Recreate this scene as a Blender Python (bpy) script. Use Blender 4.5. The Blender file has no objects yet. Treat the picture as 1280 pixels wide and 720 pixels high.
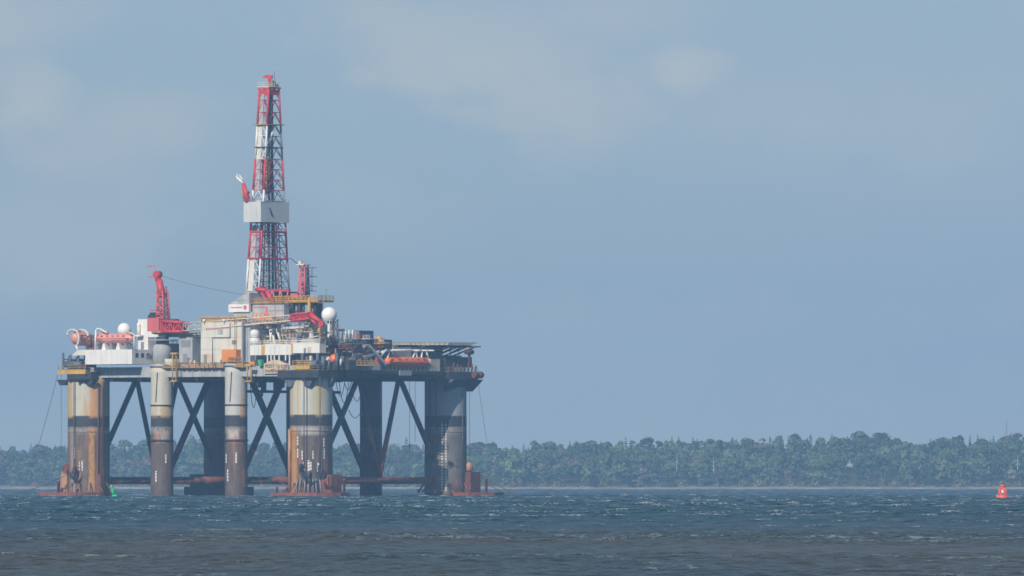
import bpy, bmesh, math, random
import numpy as np
from mathutils import Vector, Matrix
random.seed(7)
rng = np.random.default_rng(7)
R = math.radians
sc = bpy.context.scene
col = sc.collection
PI = math.pi

# ------------------------------------------------------------------ camera
CH, F = 3.36, 13000.0           # eye height above the water (m), focal length in picture widths of 1280
HY = 604.7
cam_d = bpy.data.cameras.new('camera')
cam = bpy.data.objects.new('camera', cam_d)
col.objects.link(cam)
cam.location = (0, 0, CH)
cam.rotation_euler = (R(90), 0, 0)
cam_d.sensor_width = 36
cam_d.lens = F / 1280 * 36
cam_d.shift_y = (HY - 360) / 1280
cam_d.clip_start = 1
cam_d.clip_end = 30000
sc.camera = cam

# ------------------------------------------------------------------ rig frame (metres; u along the near row of columns, v away from it)
C_, S_ = 0.785, 0.6195
L, W = 73.2, 53.8
OX, OY = -50.2 - C_ * L, 2600 + S_ * L
RIG = Matrix.Translation((OX, OY, 0)) @ Matrix.Rotation(math.atan2(-S_, C_), 4, 'Z')
def depth(u, v): return OY - u * S_ + v * C_
def U(px, v):
    k = (px - 640) / F
    return (k * (OY + v * C_) - OX - v * S_) / (C_ + k * S_)
def V(px, u):
    k = (px - 640) / F
    return (k * (OY - u * S_) - OX - u * C_) / (S_ - k * C_)
def Z(py, u=L / 2, v=10): return CH + (HY - py) * depth(u, v) / F

# ------------------------------------------------------------------ materials
def new_mat(name):
    m = bpy.data.materials.new(name); m.use_nodes = True
    nt = m.node_tree
    return m, nt, nt.nodes['Principled BSDF']
def N(nt, t, **kw):
    n = nt.nodes.new(t)
    for k, v in kw.items():
        if hasattr(n, k): setattr(n, k, v)
        else: n.inputs[k.replace('_', ' ')].default_value = v
    return n
def ramp(nt, fac, stops, mode='LINEAR'):
    r = nt.nodes.new('ShaderNodeValToRGB'); r.color_ramp.interpolation = mode
    while len(r.color_ramp.elements) < len(stops): r.color_ramp.elements.new(0.5)
    for e, (p, c) in zip(r.color_ramp.elements, stops):
        e.position = p; e.color = (*c, 1) if len(c) == 3 else c
    nt.links.new(fac, r.inputs[0]); return r.outputs[0]
def mix(nt, fac, a, b):
    m = nt.nodes.new('ShaderNodeMix'); m.data_type = 'RGBA'
    for s, v in ((0, fac), (6, a), (7, b)):
        if isinstance(v, (int, float)): m.inputs[s].default_value = v
        elif isinstance(v, tuple): m.inputs[s].default_value = (*v, 1)
        else: nt.links.new(v, m.inputs[s])
    return m.outputs[2]
def noise(nt, scale, stretch=(1, 1, 1), detail=4, rough=.55, coord='Object', off=(0, 0, 0)):
    tc = nt.nodes.new('ShaderNodeTexCoord'); mp = nt.nodes.new('ShaderNodeMapping')
    mp.inputs['Scale'].default_value = stretch; mp.inputs['Location'].default_value = off
    nt.links.new(tc.outputs[coord], mp.inputs[0])
    n = nt.nodes.new('ShaderNodeTexNoise'); n.inputs['Scale'].default_value = scale
    n.inputs['Detail'].default_value = detail; n.inputs['Roughness'].default_value = rough
    nt.links.new(mp.outputs[0], n.inputs['Vector']); return n.outputs['Fac']
def paint(name, c, rust=.25, rough=.55, rustc=(.17, .065, .03), dirt=.3, metal=0, streak=True):
    m, nt, b = new_mat(name)
    d = noise(nt, .55, (1, 1, .35))
    base = mix(nt, ramp(nt, d, [(.35, (0, 0, 0)), (.7, (1, 1, 1))]), c, tuple(x * (1 - dirt) for x in c))
    if rust > 0:
        s = noise(nt, 1.1, (1, 1, .12 if streak else 1), 5, off=(3, 5, 1))
        base = mix(nt, ramp(nt, s, [(.70 - rust * .35, (0, 0, 0)), (.80 - rust * .25, (.85, .85, .85))]), base, rustc)
    nt.links.new(base, b.inputs['Base Color'])
    b.inputs['Roughness'].default_value = rough; b.inputs['Metallic'].default_value = metal
    return m
M = {}
M['white'] = paint('white_paint', (.72, .72, .70), .12, dirt=.12)
M['offwhite'] = paint('cream_paint', (.66, .64, .56), .12, dirt=.15)
M['wallgrey'] = paint('wind_wall_grey', (.55, .57, .57), .12, dirt=.12)
M['grey'] = paint('light_grey_paint', (.42, .44, .45), .18)
M['midgrey'] = paint('mid_grey_paint', (.24, .26, .28), .25)
M['dark'] = paint('dark_steel', (.035, .038, .045), .2, dirt=.5)
M['shade'] = paint('grey_blue_steel', (.10, .12, .15), .2, dirt=.5)
M['yellow'] = paint('yellow_paint', (.62, .36, .06), .25, dirt=.3)
M['ochre'] = paint('weathered_yellow_paint', (.42, .26, .08), .4, dirt=.4)
M['orange'] = paint('orange_paint', (.75, .26, .05), .1, dirt=.2)
M['hiviz'] = paint('lifeboat_orange', (.80, .17, .05), .0, rough=.35, dirt=.15)
M['fadedboat'] = paint('faded_lifeboat_orange', (.72, .29, .23), .0, rough=.45, dirt=.15)
M['red'] = paint('crane_red', (.60, .045, .06), .1, dirt=.25)
M['pinkred'] = paint('faded_crane_red', (.62, .13, .14), .1, dirt=.25)
M['redlead'] = paint('red_lead_primer', (.27, .080, .052), .5, rustc=(.13, .06, .035), dirt=.5, streak=False)
M['brown'] = paint('rust_brown_steel', (.15, .06, .04), .5, dirt=.5)
M['green'] = paint('green_paint', (.05, .38, .17), .0)
M['blue'] = paint('navy_paint', (.03, .06, .16), .1)
M['radome'] = paint('radome_white', (.80, .80, .79), .0, rough=.4, dirt=.06)
M['tan'] = paint('tan_board', (.62, .50, .36), .15)
M['letter'] = paint('sign_letter_brown', (.16, .09, .06), 0)
M['glass'] = paint('dark_window_glass', (.03, .04, .05), 0, rough=.12)
M['wire'] = paint('steel_wire', (.06, .06, .065), .1)
M['chain'] = paint('rusty_chain', (.10, .055, .045), .5)
M['deckplate'] = paint('deck_plate_green_grey', (.16, .17, .16), .4, dirt=.4)
M['buoyred'] = paint('buoy_red', (.85, .10, .035), .05, rough=.4, dirt=.15)
M['buoygreen'] = paint('buoy_green', (.03, .55, .20), .0, rough=.4, dirt=.1)
M['buff'] = paint('rusty_buff', (.45, .25, .12), .4)

def hull_mat(name, rust_amt, warm, seed, top=(.47, .49, .47), low=(.078, .058, .046), zb=17.75, zt=20.6, centre=None, stains=()):
    """column paint: light grey above, black boot band, fouled brown grey below, rust runs; heights are the real paint lines"""
    m, nt, b = new_mat(name)
    tc = nt.nodes.new('ShaderNodeTexCoord'); sp = nt.nodes.new('ShaderNodeSeparateXYZ')
    nt.links.new(tc.outputs['Object'], sp.inputs[0])
    wob = noise(nt, .25, (1, 1, 1), 3, off=(seed, 0, 0))
    ad = nt.nodes.new('ShaderNodeMath'); ad.operation = 'MULTIPLY_ADD'
    nt.links.new(wob, ad.inputs[0]); ad.inputs[1].default_value = 1.0; nt.links.new(sp.outputs[2], ad.inputs[2])
    def z_step(h, w=.12, src=None):
        mr = nt.nodes.new('ShaderNodeMapRange'); mr.inputs[1].default_value = h - w; mr.inputs[2].default_value = h + w
        nt.links.new(src or sp.outputs[2], mr.inputs[0]); return mr.outputs[0]
    s1 = noise(nt, .75, (1, 1, .05), 5, .6, off=(seed, 2, 0))        # long streaks
    s2 = noise(nt, .9, (1, 1, .35), 6, .65, off=(seed + 3, 0, 4))      # patches
    s3 = noise(nt, 2.6, (1, 1, .5), 5, .7, off=(seed, 7, 4))
    cream = tuple(a * b_ for a, b_ in zip(top, (1.05, .93, .70)))
    topc = mix(nt, ramp(nt, s1, [(.40, (0, 0, 0)), (.60, (warm,) * 3)]), top, cream)
    topc = mix(nt, ramp(nt, s1, [(.62 - .12 * rust_amt, (0, 0, 0)), (.70 - .10 * rust_amt, (.8,) * 3)]), topc, (.50, .27, .07))
    topc = mix(nt, ramp(nt, s2, [(.5, (0, 0, 0)), (.75, (.35,) * 3)]), topc, (.22, .21, .19))
    lowc = mix(nt, ramp(nt, s2, [(.35, (0, 0, 0)), (.62, (1, 1, 1))]), low, tuple(x * 1.7 for x in low))
    lowc = mix(nt, ramp(nt, s3, [(.5, (0, 0, 0)), (.7, (.7,) * 3)]), lowc, tuple(x * .4 for x in low))
    lowc = mix(nt, ramp(nt, s1, [(.60 - .08 * rust_amt, (0, 0, 0)), (.66 - .06 * rust_amt, (.9,) * 3)]), lowc, (.27, .105, .05))
    pale = mix(nt, ramp(nt, s3, [(.38, (0, 0, 0)), (.58, (1, 1, 1))]), low, (.30, .27, .24))
    bandc = mix(nt, ramp(nt, s3, [(.4, (0, 0, 0)), (.75, (.6,) * 3)]), (.022, .024, .034), (.07, .065, .065))
    c = mix(nt, z_step(16.6, .5, ad.outputs[0]), lowc, pale)
    c = mix(nt, z_step(zb, .15), c, bandc)
    c = mix(nt, z_step(zt, .15), c, topc)
    if centre:
        # rust runs at their own places round this column (s: metres across the side that faces the firth's mouth)
        sx = nt.nodes.new('ShaderNodeVectorMath'); sx.operation = 'DOT_PRODUCT'; nt.links.new(tc.outputs['Object'], sx.inputs[0]); sx.inputs[1].default_value = (C_, S_, 0)
        wv = noise(nt, 1.3, (1, 1, .12), 4, off=(seed, 1, 1)); gr = noise(nt, 2.2, (1, 1, .25), 5, .7, off=(seed, 5, 1))
        def mm(op, a, b_):
            n = nt.nodes.new('ShaderNodeMath'); n.operation = op
            for i, v in enumerate((a, b_)):
                if isinstance(v, (int, float)): n.inputs[i].default_value = v
                else: nt.links.new(v, n.inputs[i])
            return n.outputs[0]
        s_ = mm('ADD', mm('SUBTRACT', sx.outputs['Value'], centre[0] * C_ + centre[1] * S_), mm('MULTIPLY', mm('SUBTRACT', wv, .5), 1.1))
        for (s0, hw, z0, z1, cc, am) in stains:
            g = mm('SUBTRACT', 1.0, mm('DIVIDE', mm('ABSOLUTE', mm('SUBTRACT', s_, s0), 0), hw))
            g = mm('MULTIPLY', mm('MINIMUM', mm('MAXIMUM', mm('MULTIPLY', g, 2.2), 0), 1), am)
            g = mm('MULTIPLY', g, mm('MINIMUM', mm('MAXIMUM', mm('MULTIPLY', mm('SUBTRACT', gr, .30), 4.5), 0), 1))
            g = mm('MULTIPLY', g, mm('MULTIPLY', z_step(z0, .35, ad.outputs[0]), mm('SUBTRACT', 1, z_step(z1, .5))))
            c = mix(nt, g, c, cc)
    c = mix(nt, z_step(1.6, .4, ad.outputs[0]), mix(nt, s3, (.05, .045, .04), (.12, .08, .06)), c)
    nt.links.new(c, b.inputs['Base Color']); b.inputs['Roughness'].default_value = .7
    return m
OR, YB, RU = (.58, .27, .06), (.46, .30, .09), (.36, .13, .05)
M['col_rusty'] = hull_mat('column_paint_rusty', .75, 1.0, 4.0, low=(.095, .070, .052), centre=(0, 0), stains=(
    (-4.7, 1.0, 20.6, 32, YB, .9), (1.6, 1.5, 20.6, 32, OR, .95), (3.4, 1.4, 20.6, 32, YB, .8), (1.0, .9, 1, 17.7, OR, .85), (2.7, .7, 1, 17, RU, .9), (-3.9, .9, 1, 17.7, (.30, .27, .24), .7), (3.9, .8, 6, 20, RU, .6), (-2.2, .6, 1, 12, RU, .5)))
M['col_a'] = hull_mat('column_paint_worn', .15, .7, 11.0, top=(.50, .50, .46), centre=(L / 3, 0), stains=((1.0, 1.6, 20.6, 23.2, YB, .8), (-1.8, 1.0, 20.6, 23.4, YB, .5), (.2, 2.4, 14.4, 16.8, (.42, .34, .28), .8), (-1.2, .8, 14.3, 16, RU, .8), (1.8, .8, 10, 14, (.2, .12, .09), .6)))
M['col_c'] = hull_mat('column_paint_worn_pale', .15, .5, 15.0, top=(.46, .48, .47), centre=(2 * L / 3, 0), stains=((1.9, 1.0, 20.6, 25, OR, .7), (-.6, 1.8, 14.8, 17, (.50, .46, .42), .9), (2.0, .6, 3, 7, RU, .8), (0, 2.4, 14.0, 15.0, RU, .6)))
M['col_b'] = hull_mat('column_paint_streaked', .3, .9, 21.0, centre=(L, 0), stains=((-4.3, 1.0, 1, 17.7, OR, .75), (2.0, .8, 20.6, 28.5, (.52, .40, .12), .8), (-4.9, .6, 20.6, 31, YB, .6), (0, 3.6, 16.0, 17.6, (.45, .42, .38), .8), (-2.6, .6, 3, 12, RU, .5), (3.6, .7, 1, 10, RU, .45)))
M['col_back_dark'] = hull_mat('column_paint_back_row_dark', .1, .1, 37.0, top=(.13, .16, .20), low=(.05, .045, .05))  # dark copy of the column paint: the under-deck shade is put into its colour
M['col_back'] = hull_mat('column_paint_back_row', .1, .1, 33.0, top=(.28, .32, .36), low=(.12, .11, .11))  # far corner column: same grey paint, darkened and blued to carry its shade
m, nt, b = new_mat('brace_paint')
s = noise(nt, .5, (1, 1, 1), 5)
tc = nt.nodes.new('ShaderNodeTexCoord'); sp = nt.nodes.new('ShaderNodeSeparateXYZ'); nt.links.new(tc.outputs['Object'], sp.inputs[0])
mr = nt.nodes.new('ShaderNodeMapRange'); nt.links.new(sp.outputs[2], mr.inputs[0]); mr.inputs[1].default_value = 12; mr.inputs[2].default_value = 17
lowb = mix(nt, ramp(nt, s, [(.42, (0, 0, 0)), (.6, (1, 1, 1))]), (.05, .045, .05), (.26, .075, .04))
nt.links.new(mix(nt, mr.outputs[0], lowb, (.020, .026, .042)), b.inputs['Base Color']); b.inputs['Roughness'].default_value = .7
M['brace'] = m

# ------------------------------------------------------------------ mesh builder
class MB:
    def __init__(s): s.v = []; s.f = []; s.sm = []
    def add(s, vs, fs, smooth=False):
        o = len(s.v); s.v += [tuple(p) for p in vs]
        for f in fs: s.f.append(tuple(i + o for i in f)); s.sm.append(smooth)
        return s
    def box(s, a, b, M_=None):
        x0, y0, z0 = a; x1, y1, z1 = b
        vs = [(x, y, z) for z in (min(z0, z1), max(z0, z1)) for y in (min(y0, y1), max(y0, y1)) for x in (min(x0, x1), max(x0, x1))]
        if M_ is not None: vs = [tuple(M_ @ Vector(p)) for p in vs]
        return s.add(vs, [(0, 2, 3, 1), (4, 5, 7, 6), (0, 1, 5, 4), (2, 6, 7, 3), (0, 4, 6, 2), (1, 3, 7, 5)])
    def bar(s, a, b, r, n=8, r2=None, caps=True):
        a = Vector(a); b = Vector(b); d = (b - a)
        if d.length < 1e-6: return s
        q = d.normalized(); h = Vector((0, 0, 1)) if abs(q.z) < .95 else Vector((1, 0, 0))
        e1 = q.cross(h).normalized(); e2 = q.cross(e1); r2 = r if r2 is None else r2
        vs = []
        off = PI / n if n == 4 else 0
        for p, rr in ((a, r), (b, r2)):
            for i in range(n):
                t = 2 * PI * i / n + off; vs.append(p + (e1 * math.cos(t) + e2 * math.sin(t)) * rr)
        s.add(vs, [(i, (i + 1) % n, n + (i + 1) % n, n + i) for i in range(n)], n > 5)
        if caps:
            o = len(s.v) - 2 * n
            s.f.append(tuple(o + i for i in reversed(range(n)))); s.sm.append(False)
            s.f.append(tuple(o + n + i for i in range(n))); s.sm.append(False)
        return s
    def path(s, pts, r, n=6):
        for a, b in zip(pts, pts[1:]): s.bar(a, b, r, n)
        return s
    def lathe(s, c, prof, n=32):
        """prof: (radius, z) from the bottom up"""
        vs = [(c[0] + r * math.cos(2 * PI * i / n), c[1] + r * math.sin(2 * PI * i / n), c[2] + z) for r, z in prof for i in range(n)]
        fs = [(k * n + i, k * n + (i + 1) % n, (k + 1) * n + (i + 1) % n, (k + 1) * n + i) for k in range(len(prof) - 1) for i in range(n)]
        s.add(vs, fs, True); o = len(s.v) - len(vs)
        s.f.append(tuple(o + i for i in reversed(range(n)))); s.sm.append(False)
        s.f.append(tuple(o + (len(prof) - 1) * n + i for i in range(n))); s.sm.append(False)
        return s
    def ball(s, c, r, zs=1, n=20, lo=-1.0):
        k = 12; prof = []
        a0 = math.asin(lo)
        for i in range(k + 1):
            t = a0 + (PI / 2 - a0) * i / k
            prof.append((max(r * math.cos(t), .01), r * math.sin(t) * zs))
        return s.lathe(c, prof, n)
    def prism(s, poly, d0, d1, axis='v'):
        """poly in (u,z) extruded along v (axis 'v'), or in (v,z) extruded along u, or (u,v) along z"""
        def P(p, d): return {'v': (p[0], d, p[1]), 'u': (d, p[0], p[1]), 'z': (p[0], p[1], d)}[axis]
        n = len(poly); vs = [P(p, d0) for p in poly] + [P(p, d1) for p in poly]
        return s.add(vs, [tuple(range(n)), tuple(reversed(range(n, 2 * n)))] + [(i, n + i, n + (i + 1) % n, (i + 1) % n) for i in range(n)])
    def build(s, name, mat, parent=None, base=(0, 0, 0), recalc=True):
        me = bpy.data.meshes.new(name)
        me.from_pydata([(x - base[0], y - base[1], z - base[2]) for x, y, z in s.v], [], s.f)
        me.polygons.foreach_set('use_smooth', s.sm)
        if recalc:
            bm = bmesh.new(); bm.from_mesh(me); bmesh.ops.recalc_face_normals(bm, faces=bm.faces); bm.to_mesh(me); bm.free()
        me.materials.append(mat); me.update()
        o = bpy.data.objects.new(name, me); col.objects.link(o)
        if parent is not None: o.parent = parent
        return o

class Thing:
    """an Empty at the thing's base that parents its parts; coordinates are given in the rig's frame (or the world's)"""
    def __init__(s, name, label, cat, base=(0, 0, 0), group=None, frame=RIG):
        s.base = base; o = bpy.data.objects.new(name, None); col.objects.link(o)
        o.matrix_world = frame @ Matrix.Translation(base)
        o.empty_display_size = 1
        o['label'] = label; o['category'] = cat
        if group: o['group'] = group
        s.o = o
    def each(s, name, mbs, mat, under=None):
        for m_ in mbs: s.part(name, m_, mat, under)
    def part(s, name, mb, mat, under=None, label=None):
        o = mb.build(name, M[mat] if isinstance(mat, str) else mat, under or s.o, s.base)
        if label: o['label'] = label
        return o
def single(name, mb, mat, label, cat, base=(0, 0, 0), group=None, frame=RIG):
    o = mb.build(name, M[mat] if isinstance(mat, str) else mat, None, base)
    o.matrix_world = frame @ Matrix.Translation(base)
    o['label'] = label; o['category'] = cat
    if group: o['group'] = group
    return o
WORLD = Matrix.Identity(4)

def rail(pts, h=1.1, r=.045, step=1.6):
    """handrail along a line of points: top rail, knee rail, stanchions"""
    mb = MB()
    for a, b in zip(pts, pts[1:]):
        a = Vector(a); b = Vector(b); k = max(1, int((b - a).length / step))
        for q in (h, h * .55): mb.bar(a + Vector((0, 0, q)), b + Vector((0, 0, q)), r, 4)
        mb.bar(a + Vector((0, 0, .06)), b + Vector((0, 0, .06)), r * 1.8, 4)
        for i in range(k + 1):
            p = a.lerp(b, i / k); mb.bar(p, p + Vector((0, 0, h)), r, 4)
    return mb
def lattice(a, b, w0, w1, bays, r=.09, rd=.06, up=(0, 0, 1), chord_only=False, diag_only=False):
    """square lattice boom between two points"""
    mb = MB(); a = Vector(a); b = Vector(b); d = (b - a).normalized(); h = Vector(up)
    if abs(d.dot(h)) > .95: h = Vector((1, 0, 0))
    e1 = d.cross(h).normalized(); e2 = e1.cross(d)
    cs = [(-1, -1), (1, -1), (1, 1), (-1, 1)]
    def P(t, k): w = w0 + (w1 - w0) * t; return a.lerp(b, t) + (e1 * cs[k][0] + e2 * cs[k][1]) * w / 2
    for k in range(4):
        if not diag_only: mb.bar(P(0, k), P(1, k), r, 6)
        if chord_only: continue
        for i in range(bays):
            t0, t1 = i / bays, (i + 1) / bays; k2 = (k + 1) % 4
            mb.bar(P(t0, k), P(t0, k2), rd, 4)
            mb.bar(P(t0, k), P(t1, k2), rd, 4) if i % 2 else mb.bar(P(t0, k2), P(t1, k), rd, 4)
    return mb
def ladder(a, b, w=.6, side=(1, 0, 0)):
    mb = MB(); a = Vector(a); b = Vector(b); s_ = Vector(side) * w / 2
    mb.bar(a - s_, b - s_, .05, 4); mb.bar(a + s_, b + s_, .05, 4)
    n = int((b - a).length / .5)
    for i in range(n): p = a.lerp(b, (i + .5) / n); mb.bar(p - s_, p + s_, .035, 4)
    return mb

# ================================================================== THE RIG
rig = Thing('oil_rig', 'huge semi-submersible drilling rig on eight thick grey and fouled columns in the firth', 'oil rig')
ZD0, ZD1 = 30.3, 32.9                     # underside and top of the main deck
ub = [0, L / 3, 2 * L / 3, L]
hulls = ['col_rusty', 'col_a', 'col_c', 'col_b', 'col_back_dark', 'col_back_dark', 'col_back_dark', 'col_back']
cname = 0
columns = []
for j, vv in enumerate((0, W)):
    for i, uu in enumerate(ub):
        big = i in (0, 3); r = 5.35 if big else 2.85
        ztop = ZD0 + .4 if (big or j == 1) else 33.2
        prof = [(r + (.25 if big else 0), -4), (r + (.25 if big else 0), -.6), (r, .4)]
        zz = .4
        while zz < ztop - .5: zz += 2.2; prof.append((r + .02 * math.sin(zz * 3), min(zz, ztop)))
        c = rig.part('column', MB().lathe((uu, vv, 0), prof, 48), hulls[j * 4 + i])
        columns.append(c)
        if not big and j == 0:
            for zr, th, nm in ((23.2, .13, 'dark'), (14.3, .24, 'dark')):
                rig.part('stiffener_ring', MB().lathe((uu, vv, zr), [(r, -th), (r + .22, -th), (r + .22, th), (r, th)], 40), nm, c)
            rig.part('column_cap', MB().lathe((uu, vv, 33.2), [(r + .35, -.3), (r + .35, .25), (r * .7, .5)], 32), 'grey', c)
            rig.part('cable_pipe', MB().path([(uu + .4, vv - r - .12, 24), (uu + .9, vv - r - .1, 31.5)], .09), 'dark', c)
        if big:
            rig.part('sponson_ring', MB().lathe((uu, vv, 16.6), [(r, -.1), (r + .12, -.1), (r + .12, .1), (r, .1)], 40), 'midgrey', c)
def on_col(uu, vv, r, deg, z0, z1, w=.3, t=.06):
    """a small painted plate on a column, deg measured from the -v direction towards +u"""
    a = R(deg); n = Vector((math.sin(a), -math.cos(a), 0)); e = Vector((math.cos(a), math.sin(a), 0))
    p = Vector((uu, vv, 0)) + n * (r + .005)
    vs = []
    for z in (z0, z1):
        for k in (0, t):
            for s_ in (-w / 2, w / 2): q = p + e * s_ + n * k; vs.append((q.x, q.y, z))
    return vs, [(0, 1, 3, 2), (4, 6, 7, 5), (0, 4, 5, 1), (2, 3, 7, 6), (0, 2, 6, 4), (1, 5, 7, 3)]
VIEW0 = 38.3                               # the viewer looks at each column from this many degrees round
def marks(i, items):
    uu, vv = ub[i % 4], (0 if i < 4 else W); r = 5.36 if i % 4 in (0, 3) else 2.86
    for deg, z0, z1, w_ in items:
        mb = MB(); z = z0
        while z < z1 - .1:
            v_, f_ = on_col(uu, vv, r, deg, z, min(z + .62, z1), w_); mb.add(v_, f_); z += .78
        rig.part('draught_marking', mb, 'white', columns[i])
# angles relative to -v; viewer direction is +38.3 - so a screen offset s (in radii) sits at asin(s)+38.3
def dg(s): return math.degrees(math.asin(s)) + VIEW0
marks(0, [(dg(-.62), 9.8, 12.6, .3), (dg(-.27), 6.6, 9.2, .34), (dg(-.40), 6.8, 9.0, .2)])
marks(1, [(dg(.36), 8.6, 10.8, .4), (dg(-.5), 3.9, 6.6, .4)])
marks(2, [(dg(.02), 8.6, 11.2, .4), (dg(-.85), 8.6, 11.0, .4), (dg(-.72), 4.0, 7.0, .4)])
marks(3, [(dg(-.61), 13.0, 15.2, .36), (dg(-.61), 9.9, 12.2, .36), (dg(-.40), 9.4, 11.6, .3), (dg(.10), 9.6, 11.6, .26), (dg(.60), 12.6, 15.0, .34), (dg(.62), 9.6, 12.2, .34),
          (dg(-.33), 6.8, 8.8, .4), (dg(-.1), 6.6, 9.2, .5), (dg(.0), 6.8, 8.8, .4), (dg(.34), 6.4, 8.6, .5)])
for d_, w_ in ((dg(-.16), .5), (dg(.02), .42)):
    v_, f_ = on_col(L, W, 5.36, d_, 1.5, 19.0, .1, .05); mb = MB().add(v_, f_); z = 1.5
    while z < 18.6: v_, f_ = on_col(L, W, 5.36, d_, z, z + .34, w_); mb.add(v_, f_); z += .72
    rig.part('draught_marking', mb, 'offwhite', columns[7])

# ---- bracing between the two rows
r_b = 1.05
node = []
for i, uu in enumerate(ub):
    off = .35 * W; n0 = (uu, off, ZD0 + .1); n1 = (uu, W - off, ZD0 + .1); mid = (uu, W / 2, 4.4)
    rr = .70 if i in (0, 3) else .82
    rig.part('diagonal_brace', MB().bar((uu, 1.5, 4.6), n0, rr, 16), 'brace')
    rig.part('diagonal_brace', MB().bar((uu, W - 1.5, 4.6), n1, rr, 16), 'brace')
    rig.part('horizontal_brace', MB().bar((uu, .5, 4.2), (uu, W - .5, 4.2), .9, 16), 'brace' if i != 3 else 'redlead')
    if i in (0, 3):
        rig.part('diagonal_brace', MB().bar((uu, W / 2, 4.4), n0, .62, 16), 'brace')
        rig.part('diagonal_brace', MB().bar((uu, W / 2, 4.4), n1, .62, 16), 'brace')
rig.part('brace_sleeve', MB().bar((L, W / 2 + .1, 5.2), (L, W / 2 + (.5 - .35) * W * .46, 4.4 + 26 * .46), .66, 16), 'redlead')
rig.part('brace_sleeve', MB().bar((L, W / 2 - .1, 5.2), (L, W / 2 - (.5 - .35) * W * .52, 4.4 + 26 * .52), .66, 16), 'redlead')
# rust coloured collars half way along the low braces, as the photograph shows them
for i in (0, 1, 2):
    rig.part('brace_sleeve', MB().bar((ub[i], 16, 4.2), (ub[i], 30, 4.2), .94, 16), 'redlead')
rig.part('pipe_gantry', MB().bar((ub[2] + 1, 3, 26.6), (ub[2] + 1, 40, 26.6), .35, 8), 'dark')

# ---- pontoons lie under water; only the rear casing stands clear
rig.part('pontoon_casing', MB().box((-9, W - 5.5, -3), (7, W + 3.5, 2.6)).box((-7.5, W - 5, 2.6), (-2, W + 2, 5.8)), 'dark')

# ---- main deck
u0, u1, v0, v1 = -4.2, L + 3.5, -1.2, W + 4
rig.part('main_deck', MB().prism([(u0, v0), (u1, v0), (u1, v1), (u0, v1)], ZD0, ZD1, 'z'), 'grey')
mb = MB()
for k in range(9):
    x = u0 + 3 + k * (u1 - u0 - 6) / 8; mb.box((x - .35, v0 + .6, ZD0 - .9), (x + .35, v1 - .6, ZD0 - .003))
for k in range(7):
    y = v0 + 3 + k * (v1 - v0 - 6) / 6; mb.box((u0 + .6, y - .3, ZD0 - .7), (u1 - .6, y + .3, ZD0 - .004))
rig.part('deck_girders', mb, 'dark')
for k in range(14):
    x = U(190 + k * 12.6, v0); rig.part('hull_stiffener', MB().box((x - .08, v0 - .14, ZD0 + .1), (x + .08, v0 - .004, ZD1 - .1)), 'grey')
# corner winch platforms
def winch_platform(uu, vv, a0, a1, b0, b1, mat, z0=ZD0 - .5, z1=ZD1 - 1.2):
    p = rig.part('winch_platform', MB().prism([(a0 + 1.5, b0), (a1 - 1.5, b0), (a1, b0 + 1.5), (a1, b1), (a0, b1), (a0, b0 + 1.5)], z0, z1, 'z'), mat)
    rig.part('handrail', rail([(a0 + .2, b1 - .2, z1), (a0 + .2, b0 + 1.5, z1), (a0 + 1.6, b0 + .2, z1), (a1 - 1.6, b0 + .2, z1), (a1 - .2, b0 + 1.6, z1), (a1 - .2, b1 - .2, z1)], 1.2, .07), 'ochre', p)
    return p
winch_platform(0, 0, U(79, -6.3), 5, -6.3, 4, 'dark')
winch_platform(L, 0, L - 7, L + 6.3, -6.3, 5, 'dark')
winch_platform(L, W, L - 5, L + 6.3, W - 8, W + 5.4, 'dark')
mb = MB()
for cu, cv in ((L + 3, -4.5), (L - 2.5, -4.8), (L + 5, 1)):
    mb.prism([(cu - 2, ZD0 - .5), (cu + 2, ZD0 - .5), (cu + .7, ZD0 - 2.7), (cu - .7, ZD0 - 2.7)], cv - .7, cv + .7)
rig.part('platform_bracket', mb, 'shade')
mb = MB()
for cu, cv in ((-5, -4), (1, -4.5), (4, -4)):
    mb.prism([(cu - 1.7, ZD0 - .5), (cu + 1.7, ZD0 - .5), (cu + .7, ZD0 - 1.9), (cu - .7, ZD0 - 1.9)], cv - .7, cv + .7)
rig.part('platform_bracket', mb, 'dark')
mb = MB().prism([(L + 4, ZD0 - .5), (L + 7.5, ZD0 - .5), (L + 4, ZD0 - 3.5)], W - 6, W + 6)
rig.part('platform_bracket', mb, 'shade')
rig.part('end_girder', MB().box((u1 + .01, 8, ZD0 - .3), (u1 + 1.4, W - 6, ZD0 + 1.5)), 'dark')
rig.part('end_bulkhead', MB().box((u1 + .01, 2, ZD0 + 1.5), (u1 + .6, W - 2, ZD1 - .02)), 'shade')

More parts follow.
